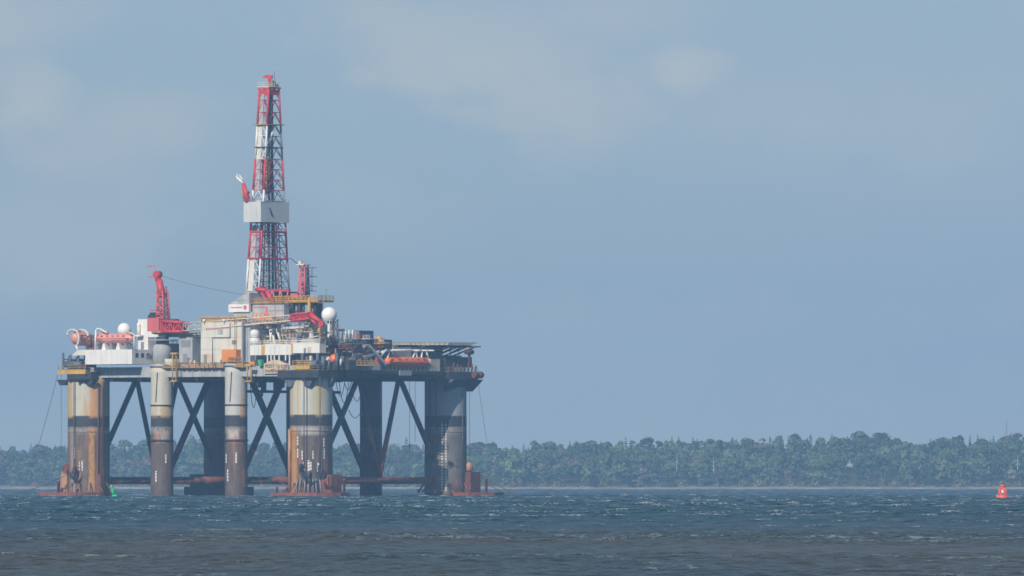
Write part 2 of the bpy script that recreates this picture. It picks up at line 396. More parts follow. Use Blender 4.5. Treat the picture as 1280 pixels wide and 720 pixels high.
# ---- anchor racks at the waterline
def rack(uu, vv, du, dv, deck, posts, house=None, halfu=8.5, halfv=6.5):
    p = rig.part('anchor_rack', MB().prism([(uu + du - halfu, vv + dv), (uu + du - halfu + 3, vv + dv - halfv), (uu + du + halfu - 3, vv + dv - halfv), (uu + du + halfu, vv + dv),
                 (uu + du + halfu - 2, vv + dv + halfv), (uu + du - halfu + 2, vv + dv + halfv)], -.3, 1.15, 'z'), deck)
    for a, b, h, r in posts:
        rig.part('bollard', MB().lathe((uu + a, vv + b, 1.15), [(r, 0), (r, h - .3), (r * 1.35, h - .25), (r * 1.35, h), (r * .6, h + .05)], 14), deck, p)
    for k in range(9):
        mb = MB()
        a = -150 + k * 26; n = Vector((math.sin(R(a + 38)), -math.cos(R(a + 38)), 0))
        mb.bar((uu + n.x * 7.2, vv + n.y * 7.2, 1.1), (uu + n.x * 5.5, vv + n.y * 5.5, 3.6), .17, 6)
        mb.bar((uu + n.x * 7.2, vv + n.y * 7.2, 1.1), (uu + n.x * 7.2, vv + n.y * 7.2, 2.0), .1, 5)
        rig.part('rack_strut', mb, deck, p)
    if house: rig.part('fairlead_housing', house, 'buff' if deck == 'redlead' and uu < 5 else 'brown', p)
    return p
r0 = rack(0, 0, -3.9, -1.5, 'redlead', [(-11, 1.0, 3.0, .38), (-3, -7, 1.2, .3), (2, -7, 1.0, .3)], MB().prism([(-7.4, 1.2), (-5.2, 1.2), (-5.2, 6.4), (-6.6, 6.4), (-7.4, 5.6)], -2.4, .6), 9.2)
r1 = rack(L, 0, 1.4, -2.8, 'redlead', [(-8.6, -3, 1.5, .3), (9.4, 1.5, 3.4, .32)], None, 10.4, 6.0)
rig.part('chain_locker_box', MB().box((L + 5.3, -2.5, 1.16), (L + 8.6, 1.5, 5.6)), 'redlead', r1)
r2 = rack(L, W, 5.5, 3.5, 'redlead', [(9.2, 5.0, 3.6, .34)], MB().box((L + 4.2, W + 1.2, 1.2), (L + 7.2, W + 5.2, 6.4)), 7.5, 6.5)
rig.part('access_drum', MB().lathe((L + 5.6, W + 2.6, 6.4), [(.5, 0), (.85, .5), (.85, 1.9), (.4, 2.5)], 16), 'buff', r2)
# fairlead sheaves and chain stoppers on the columns
def sheave(uu, vv, deg, z, rr=5.6, mat='redlead'):
    a = R(deg); n = Vector((math.sin(a), -math.cos(a), 0)); e = Vector((math.cos(a), math.sin(a), 0)); c = Vector((uu, vv, z)) + n * (rr + .6)
    return MB().bar(c - e * .22, c + e * .22, 1.0, 16).box((c.x - .5, c.y - .4, z - 1.6), (c.x + .5, c.y + .4, z - .6))
for a_, z_ in ((dg(-.93), 7.4), (dg(-.55), 6.8)): rig.part('fairlead_sheave', sheave(0, 0, a_, z_), 'redlead', columns[0])
for a_, z_ in ((dg(-.38), 7.4), (dg(.36), 7.0)): rig.part('fairlead_sheave', sheave(L, 0, a_, z_), 'dark', columns[3])
mb = MB()
for d_ in (-.6, -.45, -.25, -.1, .1, .22, .4, .5):
    a = R(dg(d_)); n = Vector((math.sin(a), -math.cos(a), 0)); mb.bar((L + n.x * 5.5, n.y * 5.5, 4.6), (L + n.x * 6.6, n.y * 6.6, 1.1), .2, 6)
rig.part('guide_frame', mb, 'midgrey', columns[3])
# ladders, pipes and rub strips down the columns
for uu, vv, d_, z0, z1, r_, m_, ci in ((0, 0, .48, 6, 29, .16, 'brown', 0), (0, 0, .70, 8, 29.5, .12, 'brown', 0), (L, W, -.70, 14, 30, .2, 'brown', 7), (L, W, -.42, 17, 29.8, .12, 'shade', 7), (L, W, .8, 3, 29.8, .1, 'shade', 7), (L, 0, -.93, 2, 17, .42, 'buff', 3), (L, W, .93, 4, 29.8, .09, 'shade', 7)):
    a = R(dg(d_)); n = Vector((math.sin(a), -math.cos(a), 0)); q = 5.35 + r_
    rig.part('riser_pipe', MB().bar((uu + n.x * q, vv + n.y * q, z0), (uu + n.x * q, vv + n.y * q, z1), r_, 8), m_, columns[ci])
a = R(dg(.62)); n = Vector((math.sin(a), -math.cos(a), 0)); e = (math.cos(a), math.sin(a), 0)
rig.part('column_ladder', ladder((n.x * 5.6, n.y * 5.6, 1.5), (n.x * 5.6, n.y * 5.6, 28), .8, e), 'brown', columns[0])

# ---- pipes and hoses hanging under the middle of the deck
mb = MB(); cl = []
for k, (px, zt_, ln) in enumerate(((320, 30, 3.5), (324, 30, 2.2), (327.5, 30, 4.4), (331, 30, 3.5), (343, 30, 4), (346.5, 30, 3.6), (350, 30, 3), (354, 30, 2.2))):
    vq = 18 + (k * 5) % 12; uq = U(px, vq)
    rig.part('drain_pipe', MB().bar((uq, vq, zt_ - ln), (uq, vq, zt_), .42 if k % 2 else .3, 8), 'dark')
def hose(a, b, sag, r=.07, n=14):
    a = Vector(a); b = Vector(b); return [tuple(a.lerp(b, t / n) + Vector((0, 0, -sag * (1 - (2 * t / n - 1) ** 2)))) for t in range(n + 1)]
for px0, px1, vq, z_, sg in ((313, 321, 6, 28, 5.5), (420, 431, 20, 29, 3.6), (424, 436, 24, 29, 5.2), (440, 452, 30, 27, 2.8), (436, 452, 30, 22, 2), (430, 440, 26, 30, 3)):
    rig.part('hanging_hose', MB().path(hose((U(px0, vq), vq, z_), (U(px1, vq), vq, z_), sg), .09), 'dark')
for px, z0, z1, vq, m_ in ((76.5, 10, 31, -5.8, 'wire'), (583, 4, 30, W + 6.8, 'wire'), (587, 6, 31, W + 6.9, 'wire'), (440, 24, 33, 12, 'brown'), (519, 14, 30, W - 4, 'wire'), (512, 8, 30, W - 4, 'wire')):
    rig.part('guide_wire', MB().bar((U(px, vq), vq, z0), (U(px, vq), vq, z1), .05, 5), m_)

# ================================================================== DECK-EDGE WALKWAYS, near face
p = rig.part('walkway', MB().box((U(186, -3), -2.3, 32.55), (U(306, -3), -1.25, 32.8)), 'ochre')
rig.part('handrail', rail([(U(186, -3), -2.25, 32.8), (U(306, -3), -2.25, 32.8)], 1.15, .085), 'ochre', p)
for k in range(16):
    mb = MB(); x = U(226 + k * 5 + (k * 37 % 5) * .5, -3); mb.box((x - .3, -2.6, 32.5), (x + .2 + .15 * (k * 3 % 4), -2.32, 33.1 + .23 * (k * 5 % 4)))
    rig.part('kick_plate', mb, 'buff', p)
p = rig.part('walkway', MB().box((U(368, -6.4), -6.4, 31.9), (U(387, -6.4), -5, 32.9)), 'yellow')
rig.part('handrail', rail([(U(366, -6.4), -6.4, 32.9), (U(389, -6.4), -6.4, 32.9)], 1.2, .08), 'yellow', p)
p = rig.part('walkway', MB().box((U(73, -6.4), -6.5, 31.2), (U(107, -6.4), -5.6, 32.3)), 'yellow')
rig.part('handrail', rail([(U(73, -6.4), -6.45, 32.3), (U(107, -6.4), -6.45, 32.3)], 1.2, .08), 'ochre', p)
for px, zt_, zb_, w_ in ((219.5, 36.5, 29.4, 1.0), (313, 33.4, 29.2, 1.0)):
    x = U(px, -3.3); p = rig.part('ladder_cage', MB().box((x - w_, -4.2, zt_ - .5), (x + w_, -3.3, zt_ - .1)).box((x - w_ * .9, -4.2, zb_ - .3), (x + w_ * .9, -3.3, zb_)), 'yellow')
    rig.part('ladder', ladder((x, -3.9, zb_), (x, -3.9, zt_), 1.1), 'yellow', p)
    rig.part('cage_hoops', MB().bar((x - .55, -3.9, zb_), (x - .55, -3.9, zt_), .16, 6).bar((x + .5, -3.5, zb_), (x + .5, -3.5, zt_), .14, 6), 'yellow', p)

# ================================================================== MODULES
def module(name, px0, px1, pt, pb, va, vb, mat, label=None, under=None):
    """box whose near face spans px0..px1 and stands between picture heights pt..pb"""
    ua, uz = U(px0, va), U(px1, va); um = (ua + uz) / 2
    b_ = (ua, uz, va, vb, Z(pb, um, va), Z(pt, um, va))
    o = rig.part(name, MB().box((ua, va, b_[4]), (uz, vb, b_[5])), mat, under, label)
    return o, b_
def face_boxes(b_, items, off=.06, side='v'):
    """boxes standing proud of a module's near face: items (fu0, fu1, fz0, fz1) as fractions"""
    mb = MB(); ua, uz, va, vb, za, zb_ = b_
    for f0, f1, g0, g1 in items:
        if side == 'v': mb.box((ua + (uz - ua) * f0, va - off, za + (zb_ - za) * g0), (ua + (uz - ua) * f1, va - .003, za + (zb_ - za) * g1))
        else: mb.box((uz + .003, va + (vb - va) * f0, za + (zb_ - za) * g0), (uz + off, va + (vb - va) * f1, za + (zb_ - za) * g1))
    return mb
def top_rail(b_, mat, under, h=1.1, r=.06):
    ua, uz, va, vb, za, zb_ = b_
    return rig.part('handrail', rail([(ua + .1, vb - .1, zb_), (ua + .1, va + .1, zb_), (uz - .1, va + .1, zb_), (uz - .1, vb - .1, zb_)], h, r), mat, under)

# accommodation / lifeboat block at the near left
o, bx = module('accommodation_block', 106.5, 165, 437, 455.3, -5.5, 5.5, 'white', 'plain white box shaped block under the lifeboats')
acc = bx
mb = face_boxes(bx, [(k / 9 + .003, k / 9 + .012, .02, .98) for k in range(1, 9)], .03); rig.part('panel_seam', mb, 'offwhite', o)
rig.part('deck_edge', MB().prism([(U(90, -5.5), bx[5] - 1.4), (U(106.5, -5.5), bx[5] - 1.4), (U(106.5, -5.5), bx[5]), (U(97, -5.5), bx[5])], -5.5, 5, 'v'), 'offwhite', o)
rig.each('window', [face_boxes(bx, [(.12 + .2 * k, .22 + .2 * k, .45, .75)], .04, 'u') for k in range(4)], 'dark', o)
rig.part('window_row', MB().box((bx[1] + .003, 0, bx[4] + 1.4), (bx[1] + .05, 4.5, bx[4] + 2.4)), 'midgrey', o)
o2, b2x = module('block_wing', 165.3, 186, 437.5, 455, 6.2, 14, 'midgrey'); 
o3, b3x = module('crane_deckhouse', 172.5, 185, 399, 437.4, 3.5, 6.1, 'white', 'tall narrow white deckhouse behind the crane cab')
rig.part('door', face_boxes(b3x, [(.3, .6, .02, .26)], .05), 'midgrey', o3)
rig.part('porch_roof', MB().box((U(165, 2), 2, Z(421, 5, 2)), (U(175, 2), 6, Z(419, 5, 2))), 'white', o3)
# grey blocks between the crane pedestal and the big mud-tank house
o, bx = module('pump_house', 224, 240.5, 422, 453.5, 2, 12, 'grey'); rig.part('door', face_boxes(bx, [(.3, .62, 0, .36)], .05), 'midgrey', o)
rig.part('louvre', face_boxes(bx, [(.15, .85, .62, .9)], .05), 'midgrey', o); top_rail(bx, 'ochre', o)
o, bx = module('engine_casing', 186, 226, 430, 453.8, 9, 20, 'midgrey'); rig.part('pipe_run', MB().bar((bx[0], 8.5, bx[4] + 2.5), (bx[1], 8.5, bx[4] + 2.5), .25).bar((bx[0], 8.6, bx[4] + 3.3), (bx[1], 8.6, bx[4] + 3.3), .18), 'grey', o)
o, bx = module('roof_deck', 206, 251, 416.5, 421, 4, 18, 'grey', 'flat grey roof deck between crane and big pale deckhouse')
o, bx = module('stair_tower', 240.8, 250, 421.3, 453.5, 8, 16, 'dark')
rig.part('stair', MB().bar((U(242, 7.5), 7.6, 33.2), (U(249, 7.5), 7.6, 38.6), .25, 4).bar((U(249, 7.5), 7.7, 33.2), (U(249, 7.5), 7.7, 39.6), .15, 4), 'grey', o)
# the big pale deckhouse
o, bx = module('deckhouse', 251, 304, 402.5, 453.5, 0, 15, 'offwhite', 'big pale slab-sided deckhouse with an orange door canopy and red lettering smear')
rig.part('panel_seam', face_boxes(bx, [(.33, .337, 0, 1), (.66, .667, 0, 1), (0, .999, .62, .626), (.0, .999, .33, .336)], .04), 'grey', o)
rig.part('deck_sheer', face_boxes(bx, [(.03, .33, 0.02, .22)], .03), 'tan', o)
mb = MB(); z = bx[5] - 2.0
for k in range(13):
    x = bx[0] + 1.7 + k * .62; mb.box((x, bx[2] - .05, z + k * .03), (x + .4, bx[2] - .003, z + .55 + k * .03))
rig.part('red_lettering', mb, 'pinkred', o)
rig.part('door', face_boxes(bx, [(.08, .14, 0, .2)], .07), 'midgrey', o)
rig.part('louvre', face_boxes(bx, [(.40, .52, .70, .82)], .07), 'grey', o)
rig.part('louvre', face_boxes(bx, [(.74, .84, .45, .55)], .07), 'midgrey', o)
rig.part('pipe_run', MB().path([(bx[0] + 4, -.25, bx[4] + .1), (bx[0] + 4, -.25, bx[4] + 6.4), (bx[0] + 9.8, -.25, bx[4] + 6.4), (bx[0] + 9.8, -.25, bx[5] - .3)], .1), 'midgrey', o)
rig.part('wall_ladder', ladder((bx[0] + 11.6, -.3, bx[4]), (bx[0] + 11.6, -.3, bx[5] + 1), .6), 'ochre', o)
rig.part('edge_post', MB().box((bx[1] - .01, bx[2] - .6, bx[4]), (bx[1] + .5, bx[2] - .02, bx[5])), 'midgrey', o)
top_rail(bx, 'yellow', o, 1.1, .1)
mb = MB()
for k in range(7):
    x = bx[0] + 1 + k * 1.9; hgt = (.8, .4, 1.1, 1.3, .6, 1.4, 1.2)[k]; mb.box((x, 1 + (k % 2), bx[5]), (x + 1.3, 3 + (k % 2), bx[5] + hgt))
rig.part('vent_box', mb, 'yellow', o)
for k, px in enumerate((256, 281)):
    rig.part('floodlight', MB().ball((U(px, 0), -.3, bx[5] + .4), .42, 1, 10).bar((U(px, 0), -.3, bx[5] - .5), (U(px, 0), -.3, bx[5] + .1), .08), 'white', o)
o2, b2_ = module('door_canopy', 277, 295, 437, 452, -2, -.02, 'orange', 'orange box like canopy on the front of the pale deckhouse', o)
rig.part('railings', rail([(U(284, -3), -2.6, 32.7), (U(300, -3), -2.6, 32.7)], 2.4, .12, 1.0), 'ochre', o)
o, bx = module('cable_duct', 305.2, 312.8, 405, 453, .5, 9, 'grey')
rig.part('duct_seam', face_boxes(bx, [(.45, .55, .0, 1)], .06), 'midgrey', o)
# white control cabin on top of it, with sloping roof
ua, uz = U(285.5, 10), U(311, 10); zA, zB = Z(390.5, 30, 10), Z(381, 30, 10)
o = rig.part('control_cabin', MB().box((ua, 10, zA), (uz, 18, zB)), 'white', None, 'white cabin with a sloping roof left of the derrick foot')
rig.part('sloping_roof', MB().prism([(ua, zB + .005), (uz, zB + .005), (uz, zB + 3.0), (ua + 3.6, zB + 1.9)], 10.2, 17.8), 'grey', o)
rig.part('red_lettering', MB().box((ua + .8, 9.95, zA + 1.0), (ua + 4.4, 9.997, zA + 1.25)), 'pinkred', o)
rig.part('round_emblem', MB().bar((uz - 1.2, 9.94, zA + 1.1), (uz - 1.2, 9.997, zA + 1.1), .55, 16), 'pinkred', o)
rig.part('cabin_base', MB().box((ua + 1.2, 10.6, bx[5]), (uz + .6, 18.5, zA - .003)), 'grey', o)
# drill floor block
o, bx = module('drill_floor_substructure', 314, 355, 379, 405, 11, 13, 'grey', 'pale grey enclosed substructure below the derrick')
DF = bx
rig.part('pink_frame', face_boxes(bx, [(.08, .46, .80, .84), (.44, .50, .22, .84)], .12), 'pinkred', o)
rig.part('corner_post', face_boxes(bx, [(-.02, .04, 0, 1)], .2), 'brown', o)
rig.part('panel_seam', face_boxes(bx, [(.5, .98, .62, .65), (.5, .98, .36, .39), (.72, .74, .1, .9)], .05), 'midgrey', o)
o, bx = module('winch_deck', 316, 340, 396.5, 403.5, 6, 10.9, 'orange', 'orange painted winch deck under the drill floor'); rig.part('winch_drum', MB().bar((bx[0] + 1, 5.2, bx[4] - .6), (bx[1] - 1, 5.2, bx[4] - .6), .8, 14), 'pinkred', o)
rig.part('handrail', rail([(bx[0], 6, bx[5]), (bx[1], 6, bx[5])], 1.0, .1, 1.2), 'orange', o)
o, bx = module('winch_casing', 315, 331, 404, 410, 7, 12, 'pinkred')
# drill pipe storage: dark posts beneath a yellow rail
z_t, z_b = Z(377, 50, 24), Z(400, 50, 24)
o = rig.part('pipe_rack', MB().box((U(356, 14), 14, z_t - .4), (U(398, 14), 20, z_t)).box((U(356, 14), 14.5, z_b - .4), (U(398, 14), 20, z_b)), 'yellow', None, 'yellow topped rack of dark vertical drill pipes')
rig.part('handrail', rail([(U(340, 14), 14, z_t), (U(398, 14), 14, z_t), (U(398, 14), 20, z_t)], 1.2, .12, 1.3), 'yellow', o)
for k in range(20):
    px = 357 + k * 1.72 + (6 if k > 13 else 0); vq = 14.6 + (k * 7) % 5
    rig.part('drill_pipe', MB().bar((U(px, vq), vq, z_b), (U(px, vq), vq, z_t - .5), .34 if k % 3 else .22, 8), 'dark' if k % 4 else 'midgrey', o)
rig.part('yellow_post', MB().box((U(384.5, 13.5), 13.5, z_b - 2), (U(387.3, 13.5), 13.95, z_t + .6)), 'yellow', o)
rig.part('rear_screen', MB().box((U(357, 20), 20.01, z_b), (U(374, 20), 20.3, z_t - .5)).box((U(390, 20), 20.01, z_b), (U(403, 20), 20.3, z_t - .5)), 'blue', o)
# white office block with upper deck (centre)
o, bx = module('office_block', 312.5, 364, 431.5, 443.8, -.6, 10, 'white', 'long white upper storey in two sections above the name board')
OB = bx
rig.part('yellow_stripe', face_boxes(bx, [(.28, .36, .03, .97)], .08), 'yellow', o); 
rig.part('panel_seam', face_boxes(bx, [(k / 10, k / 10 + .006, .03, .97) for k in (1, 2, 5, 6, 7, 9)], .04), 'grey', o)
rig.part('handrail', rail([(bx[0], -.5, bx[5]), (bx[1] + 8, -.5, bx[5])], 1.1, .07), 'offwhite', o)
o, bx = module('office_block', 364.1, 399.5, 429, 441.3, -.9, 1.6, 'white', 'white upper storey section nearest the fore corner column')
rig.part('yellow_post', face_boxes(bx, [(0, .06, .0, .95)], .12), 'yellow', o)
rig.part('window', face_boxes(bx, [(.58, .70, .0, .62)], .05), 'tan', o)
rig.part('door', face_boxes(bx, [(.44, .52, 0, .5)], .04), 'midgrey', o)
rig.part('handrail', rail([(bx[0], -.85, bx[5]), (bx[1], -.85, bx[5]), (bx[1], 1.5, bx[5])], 1.1, .06), 'offwhite', o)
o, bx = module('store_room', 313, 363.5, 444, 457.5, 2.4, 12, 'midgrey')
rig.each('window', [face_boxes(bx, [(.18 + .13 * k, .26 + .13 * k, .35, .75)], .05) for k in range(6)], 'dark', o)
for px in (334.5, 339, 343, 349, 357, 362): x = U(px, -.4); rig.part('pillar', MB().box((x - .16, -.5, 32.9), (x + .16, -.2, OB[4] - .003)), 'white', o)
o, bx = module('mess_room', 363.6, 402, 441.6, 452, 1.8, 3.6, 'shade')
rig.each('blue_locker', [face_boxes(bx, [(.05 + .15 * k, .13 + .15 * k, .2, .85)], .08) for k in range(6)], 'blue', o)
rig.part('white_pillar', MB().box((U(388, 0), -.4, 32.9), (U(390.5, 0), .2, 35.4)), 'offwhite', o)
# upper white canopy with sloping side above the office
ua, uz = U(352, 6), U(392, 6); zA = Z(418, 55, 6)
o = rig.part('upper_canopy', MB().prism([(ua, zA), (ua + 6.5, zA + .02), (uz - 4, zA - 1.8), (uz - 1.5, zA - 1.8), (uz, zA + 2.4), (ua, zA + 1.7)], 6, 13), 'offwhite', None, 'cream canopy with a sloping edge under the white crane boom')
rig.part('machinery_under_canopy', MB().box((ua, 8, zA - 2.8), (U(366, 6), 13, zA - .02)).bar((ua, 7.6, zA - 1), (U(366, 7), 7.6, zA - 1), .35).bar((ua, 7.5, zA - 2), (U(365, 7), 7.5, zA - 2), .3), 'midgrey', o)
rig.part('support_post', MB().box((U(385, 7), 6.5, zA - 4), (U(388, 7), 7.2, zA)).box((U(366, 7), 6.5, zA - 4), (U(367, 7), 7.2, zA)), 'grey', o)
o, bx = module('workshop', 330, 398, 419.5, 431.2, 9.5, 11.5, 'midgrey')
rig.each('window', [face_boxes(bx, [q_], .1) for q_ in ((.1, .3, .3, .6), (.36, .44, .1, .9), (.6, .7, .2, .8), (.8, .93, .2, .9))], 'dark', o); rig.part('pipe_run', MB().bar((bx[0], 9.1, bx[5] - .6), (bx[1], 9.1, bx[5] - .6), .25).bar((bx[0], 9.0, bx[5] - 1.4), (bx[1], 9.0, bx[5] - 1.4), .2), 'buff', o)
# white A-frame legs
mb = MB()
for a_, b_ in (((338, 413), (338.5, 431)), ((338.5, 412), (344.5, 431)), ((346, 412), (350.5, 427)), ((342, 415), (342, 431))):
    mb.bar((U(a_[0], 2), 2, Z(a_[1], 45, 2)), (U(b_[0], 2), 2, Z(b_[1], 45, 2)), .3, 8)
rig.part('boom_rest_frame', mb, 'white', None, 'white splayed A-frame legs under the resting crane boom')
# banded post at the boom tip
x = U(389.7, 3); o = rig.part('boom_rest_post', MB().bar((x, 3, Z(431, 60, 3)), (x, 3, Z(403, 60, 3)), .7, 10), 'offwhite', None, 'yellow banded post that carries the red boom tip')
mb = MB()
for py in (408.5, 411.5, 414.3): mb.lathe((x, 3, Z(py, 60, 3)), [(.72, -.2), (.78, -.2), (.78, .2), (.72, .2)], 12)
rig.part('yellow_band', mb, 'yellow', o)
x = U(400, 3); rig.part('yellow_davit', MB().bar((x, 3, Z(431, 60, 3)), (x, 3, Z(404, 60, 3)), .35, 8).bar((x, 3, Z(405, 60, 3)), (x - 1.8, 3, Z(401, 60, 3)), .3, 8), 'yellow')
# back-of-house dark superstructure that closes the view through the middle
o, bx = module('engine_room_casing', 405, 440, 424, 458, 14, 30, 'dark'); o_, b_ = o, bx
for k, (px, pt, pb) in enumerate(((418, 420, 452), (425.5, 430, 466), (433.5, 432, 474), (441.5, 436, 470))):
    vq = 10 + k * .6; x = U(px, vq); rig.part('mud_hose', MB().path([(x - 1.5, vq, Z(pb - 8, 70, vq)), (x - 1.4, vq, Z(pt + 3, 70, vq)), (x - .8, vq, Z(pt, 70, vq)), (x, vq, Z(pt + 2, 70, vq)), (x + .1, vq, Z(pb, 70, vq))], .28), 'brown')
rig.part('lattice_tower', lattice((U(417, 12), 12, 33), (U(417, 12), 12, Z(399, 68, 12)), 1.8, 1.5, 7, .13, .09), 'brown')
o, bx = module('switch_room', 401, 413, 431, 452, 6, 13.9, 'dark'); rig.part('pipe_run', MB().bar((bx[0], 5.6, bx[4] + 2), (bx[1], 5.6, bx[4] + 2), .3).bar((bx[0] + 1, 5.6, bx[4]), (bx[0] + 1, 5.6, bx[5]), .25).bar((bx[0], 5.4, bx[5] - .5), (bx[1], 5.4, bx[5] - .5), .3), 'ochre', o)
rig.part('white_cylinder', MB().lathe((U(408.5, 3), 3, 33), [(.9, 0), (.95, 1.8), (.5, 2.4)], 14), 'white')
rig.part('orange_float', MB().ball((U(418, 2), 2, Z(449, 70, 2)), 1.25, 1.0, 14), 'hiviz')
# laydown area top with white frames
mb = MB(); z_ = Z(423, 70, 16)
mb.box((U(420, 16), 16, z_ - .3), (U(456, 16), 24, z_))
o = rig.part('upper_deck_platform', mb, 'grey')
mb = MB()
for px in (421, 427, 431, 435, 439.5): mb.bar((U(px, 16), 16.4, z_), (U(px, 16), 16.4, Z(412.5, 70, 16)), .2, 6)
mb.bar((U(420, 16), 16.4, Z(412.5, 70, 16)), (U(432, 16), 16.4, Z(412.5, 70, 16)), .35, 6).box((U(424, 16), 17, z_), (U(429, 16), 20, z_ + 1.2))
rig.part('white_frame', mb, 'white', o)
o2, bx = module('blue_container', 442, 449.6, 413.2, 423, 16.5, 22, 'blue', 'small dark blue steel box at the end of the upper platform', None)
rig.part('door', face_boxes(bx, [(.1, .48, .08, .92), (.52, .9, .08, .92)], .04), 'midgrey', o2)
o, bx = module('laboratory', 424, 458, 424.8, 458, 30, 36, 'dark')
rig.part('window', face_boxes(bx, [(.3, .9, .62, .86)], .05), 'midgrey', o)
o, bx = module('hangar_wall', 446, 492, 432, 452, 36.5, 38, 'midgrey'); rig.part('ribbing', face_boxes(bx, [(.05 + .1 * k, .08 + .1 * k, .05, .95) for k in range(9)], .08), 'dark', o)
rig.part('ochre_plate', MB().box((U(449, 20.5), 20.4, Z(447, 66, 20)), (U(456, 20.5), 20.9, Z(439, 66, 20))), 'ochre', o)
# dark module under the helideck
uH = L + 1.5
va, vb = V(514, uH), V(552, uH)
o = rig.part('helideck_module', MB().box((uH - 14, va, Z(457, uH, va)), (uH, vb, Z(434, uH, va))), 'shade', None, 'dark blue-grey house under the flat helideck')
for k in range(6):
    y = va + 1 + k * (vb - va - 2) / 5.5; rig.part('window', MB().box((uH + .003, y, Z(447, uH, va)), (uH + .1, y + .9, Z(441, uH, va))), 'dark', o)
rig.part('pipe_run', MB().bar((uH + .3, va, Z(450, uH, va)), (uH + .3, vb, Z(450, uH, va)), .25).bar((uH + .3, va, Z(439, uH, va)), (uH + .3, vb, Z(439, uH, va)), .2), 'dark', o)
va2, vb2 = V(553, uH), V(586, uH)
rig.part('aft_deckhouse', MB().box((uH - 10, va2, ZD1), (uH + 1, vb2, Z(446, uH, va2))).box((uH - 8, va2 + 3, Z(446, uH, va2)), (uH - 1, vb2 - 3, Z(444, uH, va2))), 'dark')
rig.part('tan_winch', MB().bar((L + 5, W + 2, Z(440, L, W)), (L + 5, W + 4.6, Z(440, L, W)), .65, 12).bar((L + 5, W + 3.4, 33), (L + 5, W + 3.4, Z(440, L, W)), .35), 'brown')
mb = MB()
for k in range(8): mb.bar((L + 6.0, W - 6 + k * 1.5, 31.6), (L + 6.0, W - 5.6 + k * 1.5, 33 + (k * 3 % 4) * .4), .2, 6)
rig.part('fairlead_bitts', mb, 'brown')
mb = MB()
for cu, cv, rr in ((L + 7.0, W + 2.6, .8), (L + 7.0, W + 4.4, .9), (L + 6.4, W + 5.6, .7)): mb.bar((cu, cv, 31.0), (cu, cv + 1.3, 31.0), rr, 12)
rig.part('anchor_roller', mb, 'brown')

# ---- helideck
hc = (L - 6.5, V(531, L - 6.5)); hz0 = Z(432.2, L - 6, 53); hr = 12.3
oct_ = [(hc[0] + hr * math.cos(PI / 8 + k * PI / 4), hc[1] + hr * math.sin(PI / 8 + k * PI / 4)) for k in range(8)]
o = rig.part('helideck', MB().prism(oct_, hz0, hz0 + .62, 'z'), 'tan', None, 'flat octagonal helicopter deck seen edge-on')
rig.part('landing_circle', MB().lathe((hc[0], hc[1], hz0 + .624), [(5.2, 0), (6.0, 0), (6.0, .01), (5.2, .012)], 40), 'yellow', o)
mb = MB()
for k in range(8):
    a = oct_[k]; b = oct_[(k + 1) % 8]; oa = [hc[i] + (a[i] - hc[i]) * 1.13 for i in (0, 1)]; ob = [hc[i] + (b[i] - hc[i]) * 1.13 for i in (0, 1)]
    for t in range(9):
        f = t / 8; p = [a[i] + (b[i] - a[i]) * f for i in (0, 1)]; q = [oa[i] + (ob[i] - oa[i]) * f for i in (0, 1)]; mb.bar((*p, hz0 + .2), (*q, hz0 + .75), .06, 4)
    for f in (.35, .7, 1.0):
        mb.bar((a[0] + (oa[0] - a[0]) * f, a[1] + (oa[1] - a[1]) * f, hz0 + .2 + .55 * f), (b[0] + (ob[0] - b[0]) * f, b[1] + (ob[1] - b[1]) * f, hz0 + .2 + .55 * f), .06, 4)
rig.part('safety_net', mb, 'midgrey', o)
mb = MB(); zc = ZD1 + 2.5
for k in range(-3, 4):
    y = hc[1] + k * 3.4
    mb.bar((hc[0] - 9, y, hz0 - .2), (hc[0] + 10, y, hz0 - .2), .2, 6)
    mb.bar((hc[0] - 1, y, zc), (hc[0] + 8.5, y, hz0 - .2), .2, 6)
    mb.bar((hc[0] - 3, y, hz0 - 3), (hc[0] + 4, y, hz0 - .2), .14, 6).bar((hc[0] + 3, y, hz0 - 2.6), (hc[0] + 1.5, y + 1.7, hz0 - .2), .12, 6)
mb.bar((hc[0] + 3.5, hc[1] - 10, hz0 - 2.6), (hc[0] + 3.5, hc[1] + 10.5, hz0 - 2.6), .18, 6)
rig.part('support_truss', mb, 'dark', o)
rig.part('walkway_link', MB().box((U(452, 20), 21, hz0 + .1), (U(478, 20), 23, hz0 + .5)), 'grey', o)
mb = MB()
for px, h_ in ((467, 1.0), (470, 1.8), (474, 2.0), (478, 1.2)): mb.bar((U(px, 22), 22, hz0 - 1), (U(px, 22), 22, hz0 + h_), .5, 8)
rig.part('foam_monitor', mb, 'yellow', o)
rig.part('windsock_post', MB().bar((U(424, 20), 20, z_), (U(424, 20), 20, z_ + 3.5), .08), 'midgrey')

# ---- white gangway beams and boat deck on the end face
uE = L + 5
def PE(px, py, u=uE): v = V(px, u); return (u, v, Z(py, u, v))
p = rig.part('boat_deck', MB().box((L + 3.52, V(455, uE), ZD0 + .6), (uE + 2.2, V(545, uE), ZD0 + 1.5)), 'dark', None, 'dark balcony along the end face that carries the lifeboat')
rig.part('handrail', rail([(uE + 2.1, V(455, uE + 2), ZD0 + 1.5), (uE + 2.1, V(545, uE + 2), ZD0 + 1.5)], 1.1, .05), 'midgrey', p)
rig.part('fender_panel', MB().box((uE + 2.22, V(498, uE + 2), ZD0 + .3), (uE + 2.4, V(513, uE + 2), ZD0 + 1.6)), 'grey', p)
for a_, b_, w_ in (((456.5, 427.5), (481.5, 456), .5), ((447, 451), (474, 439.5), .42), ((476, 445), (483, 437), .25)):
    rig.part('gangway_beam', MB().bar(PE(*a_, uE + 1.7), PE(*b_, uE + 1.7), w_, 4), 'white')
